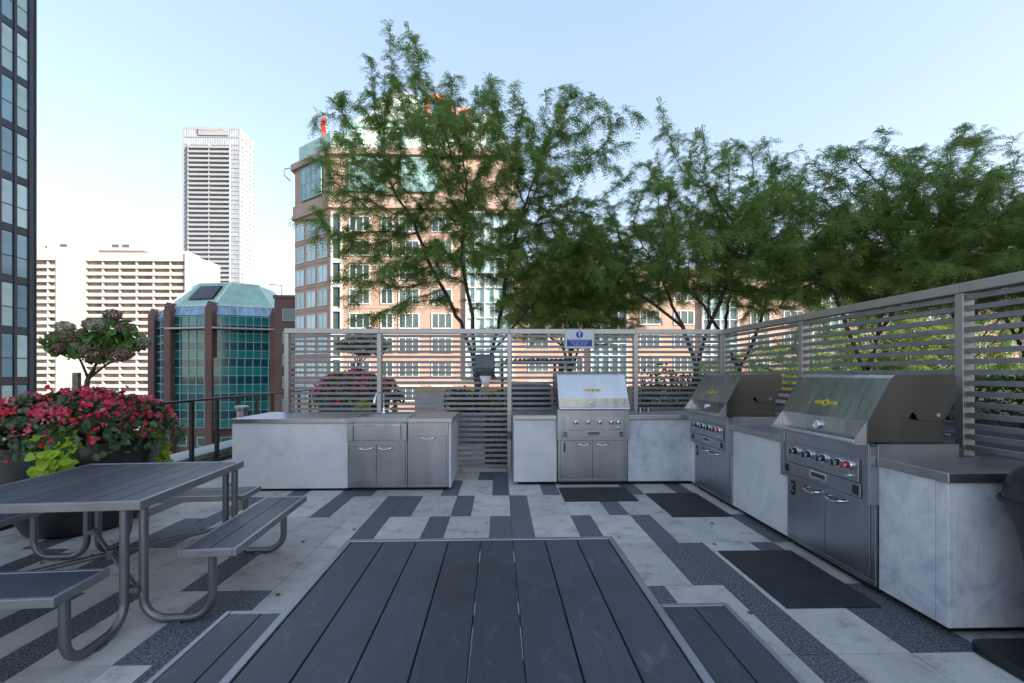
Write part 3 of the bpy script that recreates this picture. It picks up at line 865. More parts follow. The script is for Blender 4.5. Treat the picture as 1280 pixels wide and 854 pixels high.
t = empty('rattan_box', (-0.02, 7.25, 0), 0, 'woven tan storage box seen through the lower slats beside the towel dispenser', 'storage box')
b = MB(); b.box(-0.24, 0.24, 0, 0.4, 0.02, 0.86); b.build('box', 'wicker', t, 0.02)
b = MB(); b.box(-0.26, 0.26, -0.02, 0.42, 0.862, 0.90); b.build('box_lid', 'wicker', t, 0.015)

# round steel vent behind the sink counter
t = empty('steel_vent', (-4.13, 7.25, 0), 0, 'short round steel vent pipe with a cap behind the left end of the sink counter', 'vent pipe')
b = MB(); b.lathe([(0.075, 0), (0.075, 0.89)], n=24); b.build('pipe', 'steel', t, smooth=True)
b = MB(); b.lathe([(0.10, 0.90), (0.105, 0.915), (0.105, 0.955), (0.08, 0.975), (0.0, 0.98)], n=28); b.build('cap', 'steel', t, smooth=True)

# black pedestal bin at the right edge
t = empty('litter_bin', (2.95, 2.13, 0), 0, 'black hooded litter bin standing by the near end of the right counter', 'bin')
b = MB(); b.prism([(-0.42, -0.21), (-0.38, -0.25), (0.38, -0.25), (0.42, -0.21), (0.42, 0.21), (0.38, 0.25), (-0.38, 0.25), (-0.42, 0.21)], 'z', 0.0, 0.055)
b.build('foot', 'black_plastic', t, 0.012)
b = MB(); b.lathe([(0.215, 0.056), (0.235, 0.30), (0.255, 0.52), (0.268, 0.62), (0.288, 0.70), (0.328, 0.80), (0.338, 0.815)], n=48); b.build('body', 'black_plastic', t, smooth=True)
b = MB(); b.lathe([(0.345, 0.812), (0.352, 0.82), (0.345, 0.835), (0.33, 0.84)], n=48); b.build('rim', 'rail_black', t, smooth=True)
b = MB(); b.lathe([(0.332, 0.836), (0.325, 0.90), (0.305, 0.95), (0.265, 0.99), (0.20, 1.01), (0.0, 1.02)], n=48)
ld = b.build('hood', 'black_plastic', t, smooth=True)
b = MB(); b.box(-0.13, 0.13, -0.329, -0.27, 0.87, 0.95); b.build('opening', 'dark_gap', ld)

# ------------------------------------------------------------------ planters and plants
def leaf_cloud(n, centers, normals, size, aspect, rng, fold=0.25):
    """n leaves -> verts, quads (two quads folded along the midrib)"""
    nrm = normals / np.linalg.norm(normals, axis=1)[:, None]
    rnd = rng.normal(size=(n, 3))
    d = np.cross(nrm, rnd); d /= np.linalg.norm(d, axis=1)[:, None]
    s = np.cross(nrm, d)
    L = size[:, None]; Wd = L * aspect
    base = centers - d * L * 0.5; tip = centers + d * L * 0.5 - nrm * L * 0.12
    m1 = centers - d * L * 0.18; m2 = centers + d * L * 0.22
    up = nrm * L * fold * 0.3
    vs = np.stack([base, m1 + s * Wd * 0.5 + up, m2 + s * Wd * 0.42 + up, tip, m2 - s * Wd * 0.42 + up, m1 - s * Wd * 0.5 + up], axis=1).reshape(-1, 3)
    i = np.arange(n)[:, None] * 6
    q = np.concatenate([i + np.array([[0, 1, 2, 3]]), i + np.array([[0, 3, 4, 5]])], axis=0)
    return vs, q

def dome_points(n, rng, rx, ry, z0, h, shell=0.25):
    th = rng.uniform(0, 2 * np.pi, n); u = np.sqrt(rng.uniform(0, 1, n))
    bump_ = 1 + 0.10 * np.sin(3 * th + 1) + 0.07 * np.sin(5 * th)
    x = u * np.cos(th) * rx * bump_; y = u * np.sin(th) * ry * bump_
    top = np.power(np.clip(1 - u ** 2.6, 0, 1), 0.6)
    lump = 1 + 0.10 * np.sin(x * 9 + 1) * np.cos(y * 8)
    z = z0 + h * top * lump * (1 - shell * rng.uniform(0, 1, n) ** 1.5) - 0.14 * np.clip(u - 0.8, 0, 1) * 5 * rng.uniform(0, 1, n)
    nx = np.stack([x / rx ** 2, y / ry ** 2, 0.7 * np.ones(n) * (1 - u * 0.6)], axis=1)
    return np.stack([x, y, z], axis=1), nx

def petals(pts, nrm, rng, size, k=5):
    n = len(pts)
    P_ = np.repeat(pts, k, axis=0) + rng.normal(size=(n * k, 3)) * np.repeat(size, k)[:, None] * 0.55
    N_ = np.repeat(nrm, k, axis=0) / np.linalg.norm(np.repeat(nrm, k, axis=0), axis=1)[:, None] + rng.normal(size=(n * k, 3)) * 0.55
    return leaf_cloud(n * k, P_, N_, np.repeat(size, k) * rng.uniform(0.8, 1.3, n * k), 0.85, rng, 0.5)

def flower_planter(loc, seed, labels, grp, rz=0.0, sc=1.0):
    rng = np.random.default_rng(seed)
    t = empty('planter', loc, 0, labels[0], 'planter', grp); t.scale = (sc,) * 3
    b = MB(); b.lathe([(0.36, 0.0), (0.41, 0.03), (0.50, 0.22), (0.56, 0.45), (0.595, 0.70), (0.605, 0.84), (0.60, 0.848), (0.575, 0.848), (0.565, 0.80)], n=64)
    b.build('pot', 'pot_black', t, smooth=True)
    b = MB(); b.lathe([(0.57, 0.79), (0.3, 0.81), (0.0, 0.82)], n=32); b.build('soil', 'soil', t)
    # begonias
    p = empty('flowering_plant', (loc[0], loc[1], loc[2] + 0.80 * sc), rz, labels[1], 'flowers', grp + ' flowers'); p.scale = (sc,) * 3
    pts, nr = dome_points(2600, rng, 0.73, 0.70, 0.04, 0.46, 0.55)
    v, q = leaf_cloud(2600, pts, nr + rng.normal(size=pts.shape) * 0.9, rng.uniform(0.045, 0.095, 2600), 0.75, rng)
    raw_mesh('foliage', v, q, 'begonia_leaf', p)
    for nm, mt, n in (('red_blossoms', 'red_petal', 210), ('pink_blossoms', 'pink_petal', 210)):
        pts, nr = dome_points(n, rng, 0.75, 0.72, 0.05, 0.48, 0.16)
        if nm == 'pink_blossoms': pts = pts[(pts[:, 2] > 0.16)]; nr = nr[:len(pts)]
        v, q = petals(pts, nr + rng.normal(size=pts.shape) * 0.4, rng, 0.014 + 0.036 * rng.uniform(0, 1, len(pts)) ** 1.6, 7)
        raw_mesh(nm, v, q, mt, p)
    # trailing lime vine
    vn = empty('trailing_vine', (loc[0], loc[1], loc[2] + 0.82 * sc), rz, labels[2], 'plant', grp + ' vines'); vn.scale = (sc,) * 3
    cs, ns = [], []
    for ang, wid, down, n in ((-62, 22, 0.34, 120), (12, 16, 0.26, 60), (150, 25, 0.3, 60)):
        for k in range(n):
            s = rng.uniform(0, 1); a = R(ang + rng.normal() * wid * (0.55 - 0.25 * s) * 0.6)
            z = 0.12 - s * (0.12 + down) ; rr = 0.60 + 0.08 * math.sin(min(s, 0.6) * 3) + rng.uniform(0, 0.07) - 0.03 * s
            if s < 0.25: rr -= 0.10 * (0.25 - s) / 0.25
            cs.append((rr * math.cos(a), rr * math.sin(a), z + rng.normal() * 0.02)); ns.append((math.cos(a) + rng.normal() * 0.35, math.sin(a) + rng.normal() * 0.35, 0.6 + rng.normal() * 0.35))
    cs = np.array(cs); ns = np.array(ns)
    v, q = leaf_cloud(len(cs), cs, ns, rng.uniform(0.06, 0.105, len(cs)), 0.85, rng, 0.4)
    raw_mesh('leaves', v, q, 'lime_leaf', vn)
    # standard hydrangea
    hy = empty('hydrangea_tree', (loc[0], loc[1], loc[2] + 0.80 * sc), rz, labels[3], 'tree', grp + ' trees'); hy.scale = (sc,) * 3
    b = MB()
    b.tube([(0.03, 0, 0), (0.02, 0, 0.3), (0.04, 0, 0.62), (0.10, 0.01, 0.74)], [0.026, 0.023, 0.02, 0.017], 8)
    for e in ((-0.12, 0.05, 0.92), (0.22, -0.05, 0.95), (0.33, 0.06, 0.86), (0.08, 0.12, 1.0), (0.05, -0.14, 0.92)):
        b.tube([(0.05, 0, 0.64), ((e[0] + 0.07) / 2, e[1] / 2, 0.78), e], [0.013, 0.010, 0.006], 6)
    b.build('trunk', 'bark', hy, smooth=True)
    n = 620
    pts = rng.normal(size=(n, 3)); pts /= np.linalg.norm(pts, axis=1)[:, None]
    pts *= rng.uniform(0.25, 1, n)[:, None] ** 0.5
    cen = np.array([[-0.15, 0, 0.98], [0.14, 0, 1.02], [0.42, 0, 1.02], [0.24, 0.05, 1.14], [0.18, -0.1, 0.90]])[rng.integers(0, 5, n)]
    pts = pts * np.array([0.19, 0.18, 0.11]) + cen
    v, q = leaf_cloud(n, pts, rng.normal(size=(n, 3)) + np.array([0, 0, 0.8]), rng.uniform(0.06, 0.115, n), 0.6, rng)
    raw_mesh('crown', v, q, 'hydrangea_leaf', hy)
    for i, (x, y, z, r) in enumerate(((-0.17, -0.08, 1.04, 0.07), (-0.24, 0.02, 0.97, 0.05), (-0.06, -0.12, 1.13, 0.075), (0.04, -0.15, 1.05, 0.09), (0.22, -0.17, 0.90, 0.115), (0.24, -0.12, 1.15, 0.075),
                           (0.44, -0.05, 1.13, 0.07), (0.58, 0.0, 1.00, 0.07), (0.42, -0.1, 0.87, 0.08), (0.24, 0.05, 1.27, 0.075), (0.02, 0.06, 1.18, 0.065), (0.50, -0.12, 0.88, 0.07), (-0.12, -0.1, 0.94, 0.06))):
        m = 420
        d = rng.normal(size=(m, 3)); d /= np.linalg.norm(d, axis=1)[:, None]
        pp = d * r * rng.uniform(0.75, 1.0, m)[:, None] * np.array([1.1, 1.1, 0.85]) + np.array([x, y, z])
        v, q = leaf_cloud(m, pp, d + rng.normal(size=(m, 3)) * 0.5, rng.uniform(0.014, 0.024, m), 0.9, rng)
        raw_mesh('flower_head', v, q, 'pale_bloom' if i in (1, 2, 7, 5) else 'dry_bloom', hy)
    b = MB(); b.box(-0.05, 0.005, -0.06, -0.02, 0, 0.70); b.build('stake', 'stake_wood', hy, 0.004)

flower_planter((-4.10, 4.50, 0), 11, ('dark round planter pot beside the left picnic table', 'mound of red and pink begonias filling the planter by the left table',
               'lime green vine spilling over the planter by the left table', 'small staked hydrangea tree rising from the begonias by the left table'), 'planters')
flower_planter((-3.0, 9.3, 0), 12, ('dark round planter pot seen through the slats behind the sink counter', 'red begonias seen through the slatted fence behind the sink',
               'lime green vine at the foot of the begonias behind the slatted fence', 'hydrangea tree with brown blooms seen through the fence behind the sink'), 'planters', 0.0, 1.15)

# ------------------------------------------------------------------ trees
def grow(attract, trunks, seed, step=0.19, kill=0.27, infl=2.2, iters=140, up=0.10):
    rng = np.random.default_rng(seed)
    nodes, par = [], []
    for poly in trunks:
        prev = -1
        for i, p in enumerate(poly):
            p = np.array(p, float)
            if i == 0:
                d = [np.linalg.norm(p - q) for q in nodes] if nodes else []
                if d and min(d) < 0.05: prev = int(np.argmin(d)); continue
                nodes.append(p); par.append(-1); prev = len(nodes) - 1
            else:
                a = nodes[prev]; L = np.linalg.norm(p - a); k = max(1, int(round(L / step)))
                for j in range(1, k + 1):
                    w = rng.normal(size=3) * 0.015
                    nodes.append(a + (p - a) * j / k + w * (j < k)); par.append(prev if j == 1 else len(nodes) - 2)
                prev = len(nodes) - 1
    A = attract.copy()
    N = np.array(nodes)
    d2 = ((A[:, None, :] - N[None]) ** 2).sum(-1)
    near = d2.argmin(1); nd = d2.min(1)
    for it in range(iters):
        if len(A) == 0: break
        act = nd < infl ** 2 if it > 25 else np.ones(len(A), bool)
        if not act.any(): break
        new, npar = [], []
        for k in np.unique(near[act]):
            sel = act & (near == k)
            v = A[sel] - N[k]; v /= np.linalg.norm(v, axis=1)[:, None] + 1e-9
            v = v.sum(0); v /= np.linalg.norm(v) + 1e-9
            v += np.array([0, 0, up]) + rng.normal(size=3) * 0.16
            v /= np.linalg.norm(v)
            new.append(N[k] + v * step); npar.append(int(k))
        new = np.array(new); base = len(N)
        N = np.vstack([N, new]); par += npar
        d2 = ((A[:, None, :] - new[None]) ** 2).sum(-1)
        j = d2.argmin(1); m = d2.min(1)
        b = m < nd; near[b] = base + j[b]; nd[b] = m[b]
        keep = nd > kill ** 2
        A, near, nd = A[keep], near[keep], nd[keep]
    return N, np.array(par)

def tree_meshes(N, par, seed, fronds, name_r0=0.0055, exp=2.35, sides=6, Lf=(0.15, 0.27), thr=0.017, rmax=0.13):
    rng = np.random.default_rng(seed)
    n = len(N)
    kids = [[] for _ in range(n)]
    for i, p in enumerate(par):
        if p >= 0: kids[p].append(i)
    acc = np.zeros(n)
    rad = np.zeros(n)
    order = []
    st = [i for i in range(n) if par[i] < 0]
    while st:
        k = st.pop(); order.append(k); st += kids[k]
    for k in reversed(order):
        rad[k] = name_r0 if not kids[k] else acc[k] ** (1 / exp)
        if par[k] >= 0: acc[par[k]] += rad[k] ** exp
    rad = np.minimum(rad, rmax)
    main = {k: max(kids[k], key=lambda c: rad[c]) for k in range(n) if kids[k]}
    V, Q = [], []
    ang = np.arange(sides) * 2 * np.pi / sides
    def ring(p, d, r):
        d = d / (np.linalg.norm(d) + 1e-9)
        a = np.array([0, 0, 1.0]) if abs(d[2]) < 0.95 else np.array([1.0, 0, 0])
        s = np.cross(d, a); s /= np.linalg.norm(s); u = np.cross(d, s)
        return p + r * (np.cos(ang)[:, None] * s + np.sin(ang)[:, None] * u)
    for k in order:
        p = par[k]
        if p < 0: continue
        d = N[k] - N[p]
        dp = N[p] - N[par[p]] if par[p] >= 0 else d
        is_main = main[p] == k
        d0 = (dp / np.linalg.norm(dp) + d / np.linalg.norm(d)) if is_main else d
        r0 = rad[p] if is_main else min(rad[p], rad[k] * 1.25)
        nxt = N[main[k]] - N[k] if k in main else d
        d1 = d / np.linalg.norm(d) + nxt / np.linalg.norm(nxt)
        o = len(V) * sides
        V.append(ring(N[p], d0, r0)); V.append(ring(N[k], d1, rad[k]))
        for j in range(sides):
            a, b = o + j, o + (j + 1) % sides
            Q.append((a, b, b + sides, a + sides))
    tv = np.concatenate(V); tq = np.array(Q)
    # fronds on the thin wood
    thin = np.array([k for k in range(n) if rad[k] < thr and par[k] >= 0])
    pick = rng.choice(thin, fronds)
    pos = N[pick] + (N[par[pick]] - N[pick]) * rng.uniform(0, 1, (fronds, 1))
    bd = N[pick] - N[par[pick]]; bd /= np.linalg.norm(bd, axis=1)[:, None]
    d = bd * 0.8 + rng.normal(size=(fronds, 3)) * np.array([0.8, 0.8, 0.4]) + np.array([0, 0, 0.08])
    d /= np.linalg.norm(d, axis=1)[:, None]
    L = rng.uniform(*Lf, fronds)[:, None]
    s = np.cross(d, rng.normal(size=(fronds, 3)) * 0.45 + np.array([0, 0, 1.0])); s /= np.linalg.norm(s, axis=1)[:, None]
    droop = rng.uniform(0.25, 0.75, fronds)[:, None]
    VS = []
    m = 6
    for i in range(m):
        t = (i + 0.7) / m
        p = pos + L * (d * t); p[:, 2:3] -= L * droop * t * t
        ax = d.copy(); ax[:, 2:3] -= 2 * droop * t; ax /= np.linalg.norm(ax, axis=1)[:, None]
        ll = 0.058 * (1 - 0.45 * abs(t - 0.45)) * (L / 0.21)
        for sg in (-1, 1):
            e = s * sg * 0.85 + ax * 0.5
            e = e + rng.normal(size=e.shape) * 0.12
            w = ax * ll * 0.20
            VS.append(np.stack([p, p + e * ll * 0.5 + w, p + e * ll, p + e * ll * 0.5 - w], axis=1))
    fv = np.concatenate(VS, axis=1).reshape(-1, 3)
    fq = np.arange(len(fv)).reshape(-1, 4)
    return tv, tq, fv, fq

def blob_points(rng, blobs, n):
    vol = np.array([b[1][0] * b[1][1] * b[1][2] for b in blobs]) ** 0.85
    cnt = np.maximum(8, (vol / vol.sum() * n).astype(int))
    out = []
    for (c, r), k in zip(blobs, cnt):
        npad = max(3, k // 26)                         # leaf pads: flat layers with gaps between them
        pc = rng.normal(size=(npad, 3)); pc /= np.linalg.norm(pc, axis=1)[:, None]
        pc *= rng.uniform(0, 1, (npad, 1)) ** 0.45
        w = rng.integers(0, npad, k)
        q = rng.normal(size=(k, 3)) * np.array([0.34, 0.34, 0.10]) * rng.uniform(0.7, 1.25, (npad, 1))[w]
        out_dir = pc / (np.linalg.norm(pc[:, :2], axis=1)[:, None] + 1e-6)
        q[:, 2] -= 0.35 * (q[:, 0] * out_dir[w, 0] + q[:, 1] * out_dir[w, 1])
        out.append((pc * np.array(r))[w] + q + np.array(c))
    return np.concatenate(out)

def tree(loc, rz, blobs, trunks, seed, nat, fronds, label, thr=0.017):
    rng = np.random.default_rng(seed)
    A = blob_points(rng, blobs, nat)
    N, par = grow(A, trunks, seed)
    tv, tq, fv, fq = tree_meshes(N, par, seed, fronds, thr=thr)
    t = empty('honey_locust_tree', loc, rz, label, 'tree', 'trees behind the fence')
    o = raw_mesh('trunk', tv, tq, 'bark', t); o.data.shade_smooth()
    raw_mesh('crown', fv, fq, 'locust_leaf', t)
    return t

# the big left tree (crown laid out in metres round its own base)
big = tree((-0.55, 10.2, 0.45), 0, [
    ((-0.3, 0, 4.9), (2.7, 2.3, 2.1)), ((-1.6, 0.0, 7.1), (0.9, 0.9, 1.5)), ((-2.7, 0, 6.3), (0.8, 0.8, 1.7)), ((-1.75, 0, 8.5), (0.4, 0.4, 0.7)),
    ((0.6, 0.2, 6.2), (1.2, 1.1, 1.1)), ((1.9, 0, 6.3), (1.1, 1.0, 1.5)), ((-2.8, 0, 4.0), (0.8, 0.9, 0.9)), ((1.7, 0, 3.6), (1.7, 1.5, 1.2)), ((-1.6, -0.3, 2.8), (1.4, 1.2, 0.7)), ((0.45, 0.3, 7.3), (0.45, 0.45, 0.7))],
    [[(0, 0, 0), (0.02, 0, 0.7), (-0.05, 0, 1.25), (-0.35, 0.05, 2.2), (-0.95, 0.1, 3.3), (-1.5, 0, 4.6)],
     [(-0.05, 0, 1.25), (-0.08, -0.1, 2.3), (-0.35, -0.15, 3.6), (-0.2, 0, 5.0)],
     [(0.02, 0, 0.7), (0.35, 0.1, 1.5), (1.0, 0.2, 2.3), (1.6, 0.2, 3.0)],
     [(0.35, 0.1, 1.5), (0.55, -0.1, 2.4), (0.75, -0.3, 3.6), (1.1, -0.2, 4.8)]],
    3, 4000, 27000, 'tallest honey locust tree behind the slatted fence, left of the others')
A_ = tree((4.95, 11.2, 0.45), 0, [
    ((0, 0, 4.2), (3.4, 2.4, 1.6)), ((-0.9, 0, 6.0), (0.9, 0.9, 1.3)), ((0.9, 0, 5.7), (1.1, 1.0, 1.2)), ((-2.3, 0, 3.6), (1.5, 1.4, 1.4)), ((2.3, 0, 3.8), (1.5, 1.4, 1.5))],
    [[(0, 0, 0), (0.0, 0, 1.2), (-0.35, 0, 2.2), (-0.8, 0.1, 3.3)], [(0, 0, 1.2), (0.3, 0.1, 2.1), (0.75, 0, 3.2), (1.2, 0, 4.2)], [(-0.35, 0, 2.2), (-1.1, -0.2, 2.7)], [(0.3, 0.1, 2.1), (0.2, -0.3, 3.2)]],
    5, 3200, 16500, 'honey locust tree rising behind the corner where the two fences meet')
B_ = tree((8.75, 10.4, 0.45), 0, [
    ((0.2, 0, 4.3), (3.5, 2.4, 1.6)), ((1.3, 0, 6.0), (0.9, 0.9, 1.1)), ((-0.8, 0, 5.7), (1.0, 1.0, 1.0)), ((2.0, 0, 4.9), (1.2, 1.2, 1.2)), ((-2.4, 0, 3.8), (1.5, 1.4, 1.5))],
    [[(0, 0, 0), (-0.1, 0, 1.0), (-0.5, 0, 2.0), (-0.9, 0.1, 3.2)], [(-0.1, 0, 1.0), (0.3, 0.1, 2.0), (0.9, 0, 3.0), (1.7, 0, 3.9)], [(0.3, 0.1, 2.0), (0.2, -0.3, 3.2), (0.4, -0.2, 4.2)]],
    6, 3200, 16500, 'honey locust tree behind the right fence, above the nearest grill')
for src, loc, rz, sc, lab in (
        (B_, (7.0, 13.2, 0.45), R(140), 1.08, 'honey locust tree further back between the corner tree and the one above the nearest grill'),
        (A_, (11.4, 10.8, 0.45), R(200), 0.97, 'honey locust tree at the right edge of the view behind the right fence'),
        (B_, (13.9, 11.4, 0.45), R(80), 1.0, 'honey locust tree cut by the right side of the picture'),
        (A_, (2.3, 14.8, 0.45), R(310), 0.88, 'honey locust tree standing behind the small tree, left of the corner tree'),
        (A_, (2.0, 12.6, 0.3), R(70), 0.80, 'smaller honey locust tree behind the blue and white notice')):
    copy_tree(src, loc, rz, (sc,) * 3, lab)

# sunlit trees far beyond the terrace, standing in the street
for loc, rz, sc, lab in (((24.0, 30.0, -13), R(30), 3.3, 'sunlit yellow-green tree between the terrace trees and the brick wing'),
                         ((32.0, 27.0, -13), R(100), 3.3, 'sunlit tree beyond the right fence near the picture edge')):
    c = copy_tree(A_, loc, rz, (sc,) * 3, lab); c['group'] = 'street trees beyond the terrace'

# planter boxes under the trees, hedge, low wall
def planter_box(x0, x1, y0, y1, h, lab, mat='grey_planter'):
    t = empty('planter_box', ((x0 + x1) / 2, (y0 + y1) / 2, 0), 0, lab, 'planter box', 'planter boxes behind the fence')
    hx, hy = (x1 - x0) / 2, (y1 - y0) / 2
    b = MB()
    b.box(-hx, hx, -hy, -hy + 0.06, 0, h); b.box(-hx, hx, hy - 0.06, hy, 0, h)
    b.box(-hx, -hx + 0.06, -hy + 0.0605, hy - 0.0605, 0, h); b.box(hx - 0.06, hx, -hy + 0.0605, hy - 0.0605, 0, h)
    b.build('box', mat, t, 0.01)
    b = MB(); b.box(-hx + 0.06, hx - 0.06, -hy + 0.06, hy - 0.06, 0.02, h - 0.08); b.build('soil', 'soil', t)
    return t
planter_box(-1.3, 0.35, 9.5, 11.0, 0.62, 'grey planter box holding the tallest tree')
planter_box(1.2, 2.8, 11.9, 13.3, 0.62, 'grey planter box holding the small tree behind the notice')
planter_box(4.1, 9.9, 9.9, 13.9, 0.62, 'long grey planter box holding the trees behind the fence corner')
planter_box(10.4, 15.2, 9.6, 12.2, 0.62, 'grey planter box at the far right behind the right fence')
planter_box(5.0, 6.0, 1.0, 6.0, 0.95, 'dark grey planter box with a clipped hedge behind the right fence')

rng = np.random.default_rng(31)
n = 5200
pts = rng.uniform([-0.46, -2.4, 0], [0.46, 2.4, 0.55], (n, 3))
sel = rng.uniform(0, 1, n)
pts[:, 2] = np.where(sel < 0.45, 0.5 + rng.normal(size=n) * 0.03, pts[:, 2])
pts[:, 0] = np.where((sel > 0.45) & (sel < 0.8), -0.46 + rng.normal(size=n) * 0.025, pts[:, 0])
v, q = leaf_cloud(n, pts, rng.normal(size=(n, 3)), rng.uniform(0.04, 0.075, n), 0.6, rng)
tag(raw_mesh('hedge', v, q, 'hedge_leaf', None, (5.5, 3.5, 0.90)), 'clipped green hedge in the planter box behind the right fence', 'hedge')

def shrub(loc, n, rad, mat, lab, seed, size=(0.05, 0.1)):
    rng = np.random.default_rng(seed)
    p = rng.normal(size=(n, 3)); p /= np.linalg.norm(p, axis=1)[:, None]
    p *= rng.uniform(0.2, 1, (n, 1)) ** 0.5
    p *= 1 + 0.2 * np.sin(p[:, :1] * 7) * np.cos(p[:, 1:2] * 6)
    nr = p + rng.normal(size=(n, 3)) * 0.6
    p = p * np.array(rad) + np.array([0, 0, rad[2]])
    v, q = leaf_cloud(n, p, nr, rng.uniform(*size, n), 0.6, rng)
    t = empty('shrub', loc, 0, lab, 'shrub', 'shrubs behind the fence')
    raw_mesh('foliage', v, q, mat, t)
    b = MB()
    for k in range(5):
        a = k * 1.3
        b.tube([(0.05 * math.cos(a), 0.05 * math.sin(a), -0.05), (rad[0] * 0.4 * math.cos(a), rad[1] * 0.4 * math.sin(a), rad[2])], [0.012, 0.006], 6)
    b.build('stems', 'bark', t)
shrub((-0.85, 9.75, 0.55), 800, (0.4, 0.3, 0.32), 'shrub_leaf', 'low green shrub at the foot of the tallest tree', 41)
shrub((-0.15, 9.8, 0.55), 700, (0.4, 0.3, 0.28), 'dry_leaf', 'low red-brown shrub at the foot of the tallest tree', 42)
shrub((2.2, 12.2, 0.55), 900, (0.6, 0.4, 0.5), 'shrub_leaf', 'green shrub beneath the small tree behind the notice', 43)
shrub((4.55, 10.35, 0.55), 1100, (0.55, 0.4, 0.5), 'shrub_leaf', 'green shrub in the long planter seen right of grill 1', 44)
shrub((3.3, 9.2, 0.0), 1500, (0.6, 0.5, 0.85), 'shrub_leaf', 'tall green shrub just behind the fence corner', 45)
shrub((5.6, 10.3, 0.55), 900, (0.5, 0.4, 0.4), 'dry_leaf', 'brownish shrub in the long planter behind grill 2', 46)
shrub((8.0, 10.3, 0.55), 900, (0.6, 0.4, 0.45), 'lime_leaf', 'yellow-green shrub in the long planter behind grill 3', 47)

# slatted garden shelter, covered dark grill station and low white wall beyond the fence
t = empty('garden_shelter', (0.75, 9.6, 0), 0, 'dark steel shelter frame with a toothed slatted top behind the fence', 'shelter')
b = MB(); b.box(-0.75, 0.75, -0.03, 0.03, 1.70, 1.76); b.box(-0.75, 0.75, 0.9, 0.96, 1.70, 1.76)
for i in range(16): b.box(-0.74 + i * 0.096, -0.70 + i * 0.096, -0.1, 1.05, 1.762, 1.80)
b.build('slatted_top', 'rail_black', t)
for x in (0.52, 0.70, -0.72):
    for y in (0.0, 0.93):
        b = MB(); b.box(x - 0.03, x + 0.03, y - 0.029, y + 0.029, 0, 1.698); b.build('post', 'rail_black', t)
t = empty('storage_cabinet', (0.56, 8.2, 0), 0, 'dark grey louvred cabinet seen through the slats left of grill 1', 'cabinet')
b = MB(); b.box(-0.36, 0.36, 0, 0.6, 0.0, 1.28); b.build('body', 'grey_planter', t, 0.006)
for z in (0.35, 0.66, 0.97):
    b = MB(); b.box(-0.34, 0.34, -0.02, -0.001, z, z + 0.27); d = b.build('drawer', 'charcoal_cladding', t, 0.006)
    b = MB(); b.box(0.10, 0.16, -0.035, -0.0205, z + 0.10, z + 0.14); b.build('pull', 'black_plastic', d)
t = empty('rendered_wall', (-0.2, 13.6, 0), 0, 'low white wall with a yellow coping behind the trees', 'wall')
b = MB(); b.box(-2.4, 16.0, 0, 0.2, 0, 0.95); b.build('wall', 'white_concrete', t)
b = MB(); b.box(-2.4, 16.0, -0.02, 0.22, 0.952, 1.02); b.build('coping', 'yellow_paint', t)

# ------------------------------------------------------------------ buildings
def win_proto(name, w, h, fm, pm, mull=1, trans=0, fw=0.16, depth=0.14, parent=None, loc=(0, 0, 0)):
    """window looking towards -y, centre of its base at loc; frame with its pane as a child"""
    b = MB()
    b.box(-w / 2, w / 2, -depth, 0.05, 0, fw); b.box(-w / 2, w / 2, -depth, 0.05, h - fw, h)
    b.box(-w / 2, -w / 2 + fw, -depth, 0.05, fw + 0.001, h - fw - 0.001); b.box(w / 2 - fw, w / 2, -depth, 0.05, fw + 0.001, h - fw - 0.001)
    for i in range(1, mull + 1):
        x = -w / 2 + w * i / (mull + 1); b.box(x - fw * 0.35, x + fw * 0.35, -depth * 0.9, 0.05, fw + 0.001, h - fw - 0.001)
    for i in range(1, trans + 1):
        z = h * i / (trans + 1); b.box(-w / 2 + fw + 0.001, w / 2 - fw - 0.001, -depth * 0.85, 0.04, z - fw * 0.3, z + fw * 0.3)
    o = b.build(name, fm, parent, loc=loc)
    b = MB(); b.box(-w / 2 + fw * 0.5, w / 2 - fw * 0.5, -0.05, 0.03, fw * 0.5, h - fw * 0.5)
    b.build('pane', pm, o)
    return o
def win_copy(proto, parent, loc, rz=0.0):
    c = proto.copy(); COL.objects.link(c); c.parent = parent; c.location = loc; c.rotation_euler = (0, 0, rz)
    for ch in proto.children:
        d = ch.copy(); COL.objects.link(d); d.parent = c
    return c

# ---- pink brick office tower with copper crown
BX, BY = -27.0, 71.7
t = empty('brick_office_tower', (BX, BY, -28), 0, 'sunlit pink brick office tower with a pale copper crown and red rooftop letters', 'building')
Z = 28.0
plan = [(0, 0), (29.5, 0), (29.5, 30), (-8.3, 30), (-8.3, 6.05)]
def ply(off):        # plan pushed outward by off on the two visible walls
    k = off
    return [(0 - 0.32 * k, -k), (29.5, -k), (29.5, 30), (-8.3 - k, 30), (-8.3 - k, 6.05 - 0.5 * k)]
b = MB(); b.prism(plan, 'z', 0, Z + 36.5); b.build('wall', 'brick_pink', t)
b = MB(); b.prism(ply(0.45), 'z', Z + 27.6, Z + 28.2); b.prism(ply(0.3), 'z', Z + 28.2, Z + 29.8); b.prism(ply(0.6), 'z', Z + 36.0, Z + 37.0)
for k in range(-6, 7): b.prism(ply(0.06), 'z', Z + 8.0 - 0.15 + 3.85 * k, Z + 8.0 + 0.15 + 3.85 * k) if k < 5 else None
b.build('cornice', 'stone_pink', t)
win = win_proto('window', 3.3, 2.5, 'white_frame', 'window_glass', 2, 0, 0.17, 0.12, t, (4.6, 0, Z + 8.5))
cols = [4.6, 12.4, 17.6]
nar = win_proto('window', 2.0, 2.5, 'white_frame', 'window_glass', 1, 0, 0.17, 0.12, t, (8.9, 0, Z + 8.5))
cor = win_proto('window', 1.7, 3.84, 'white_frame', 'window_glass', 0, 0, 0.25, 0.30, t, (1.0, 0, Z + 7.6))
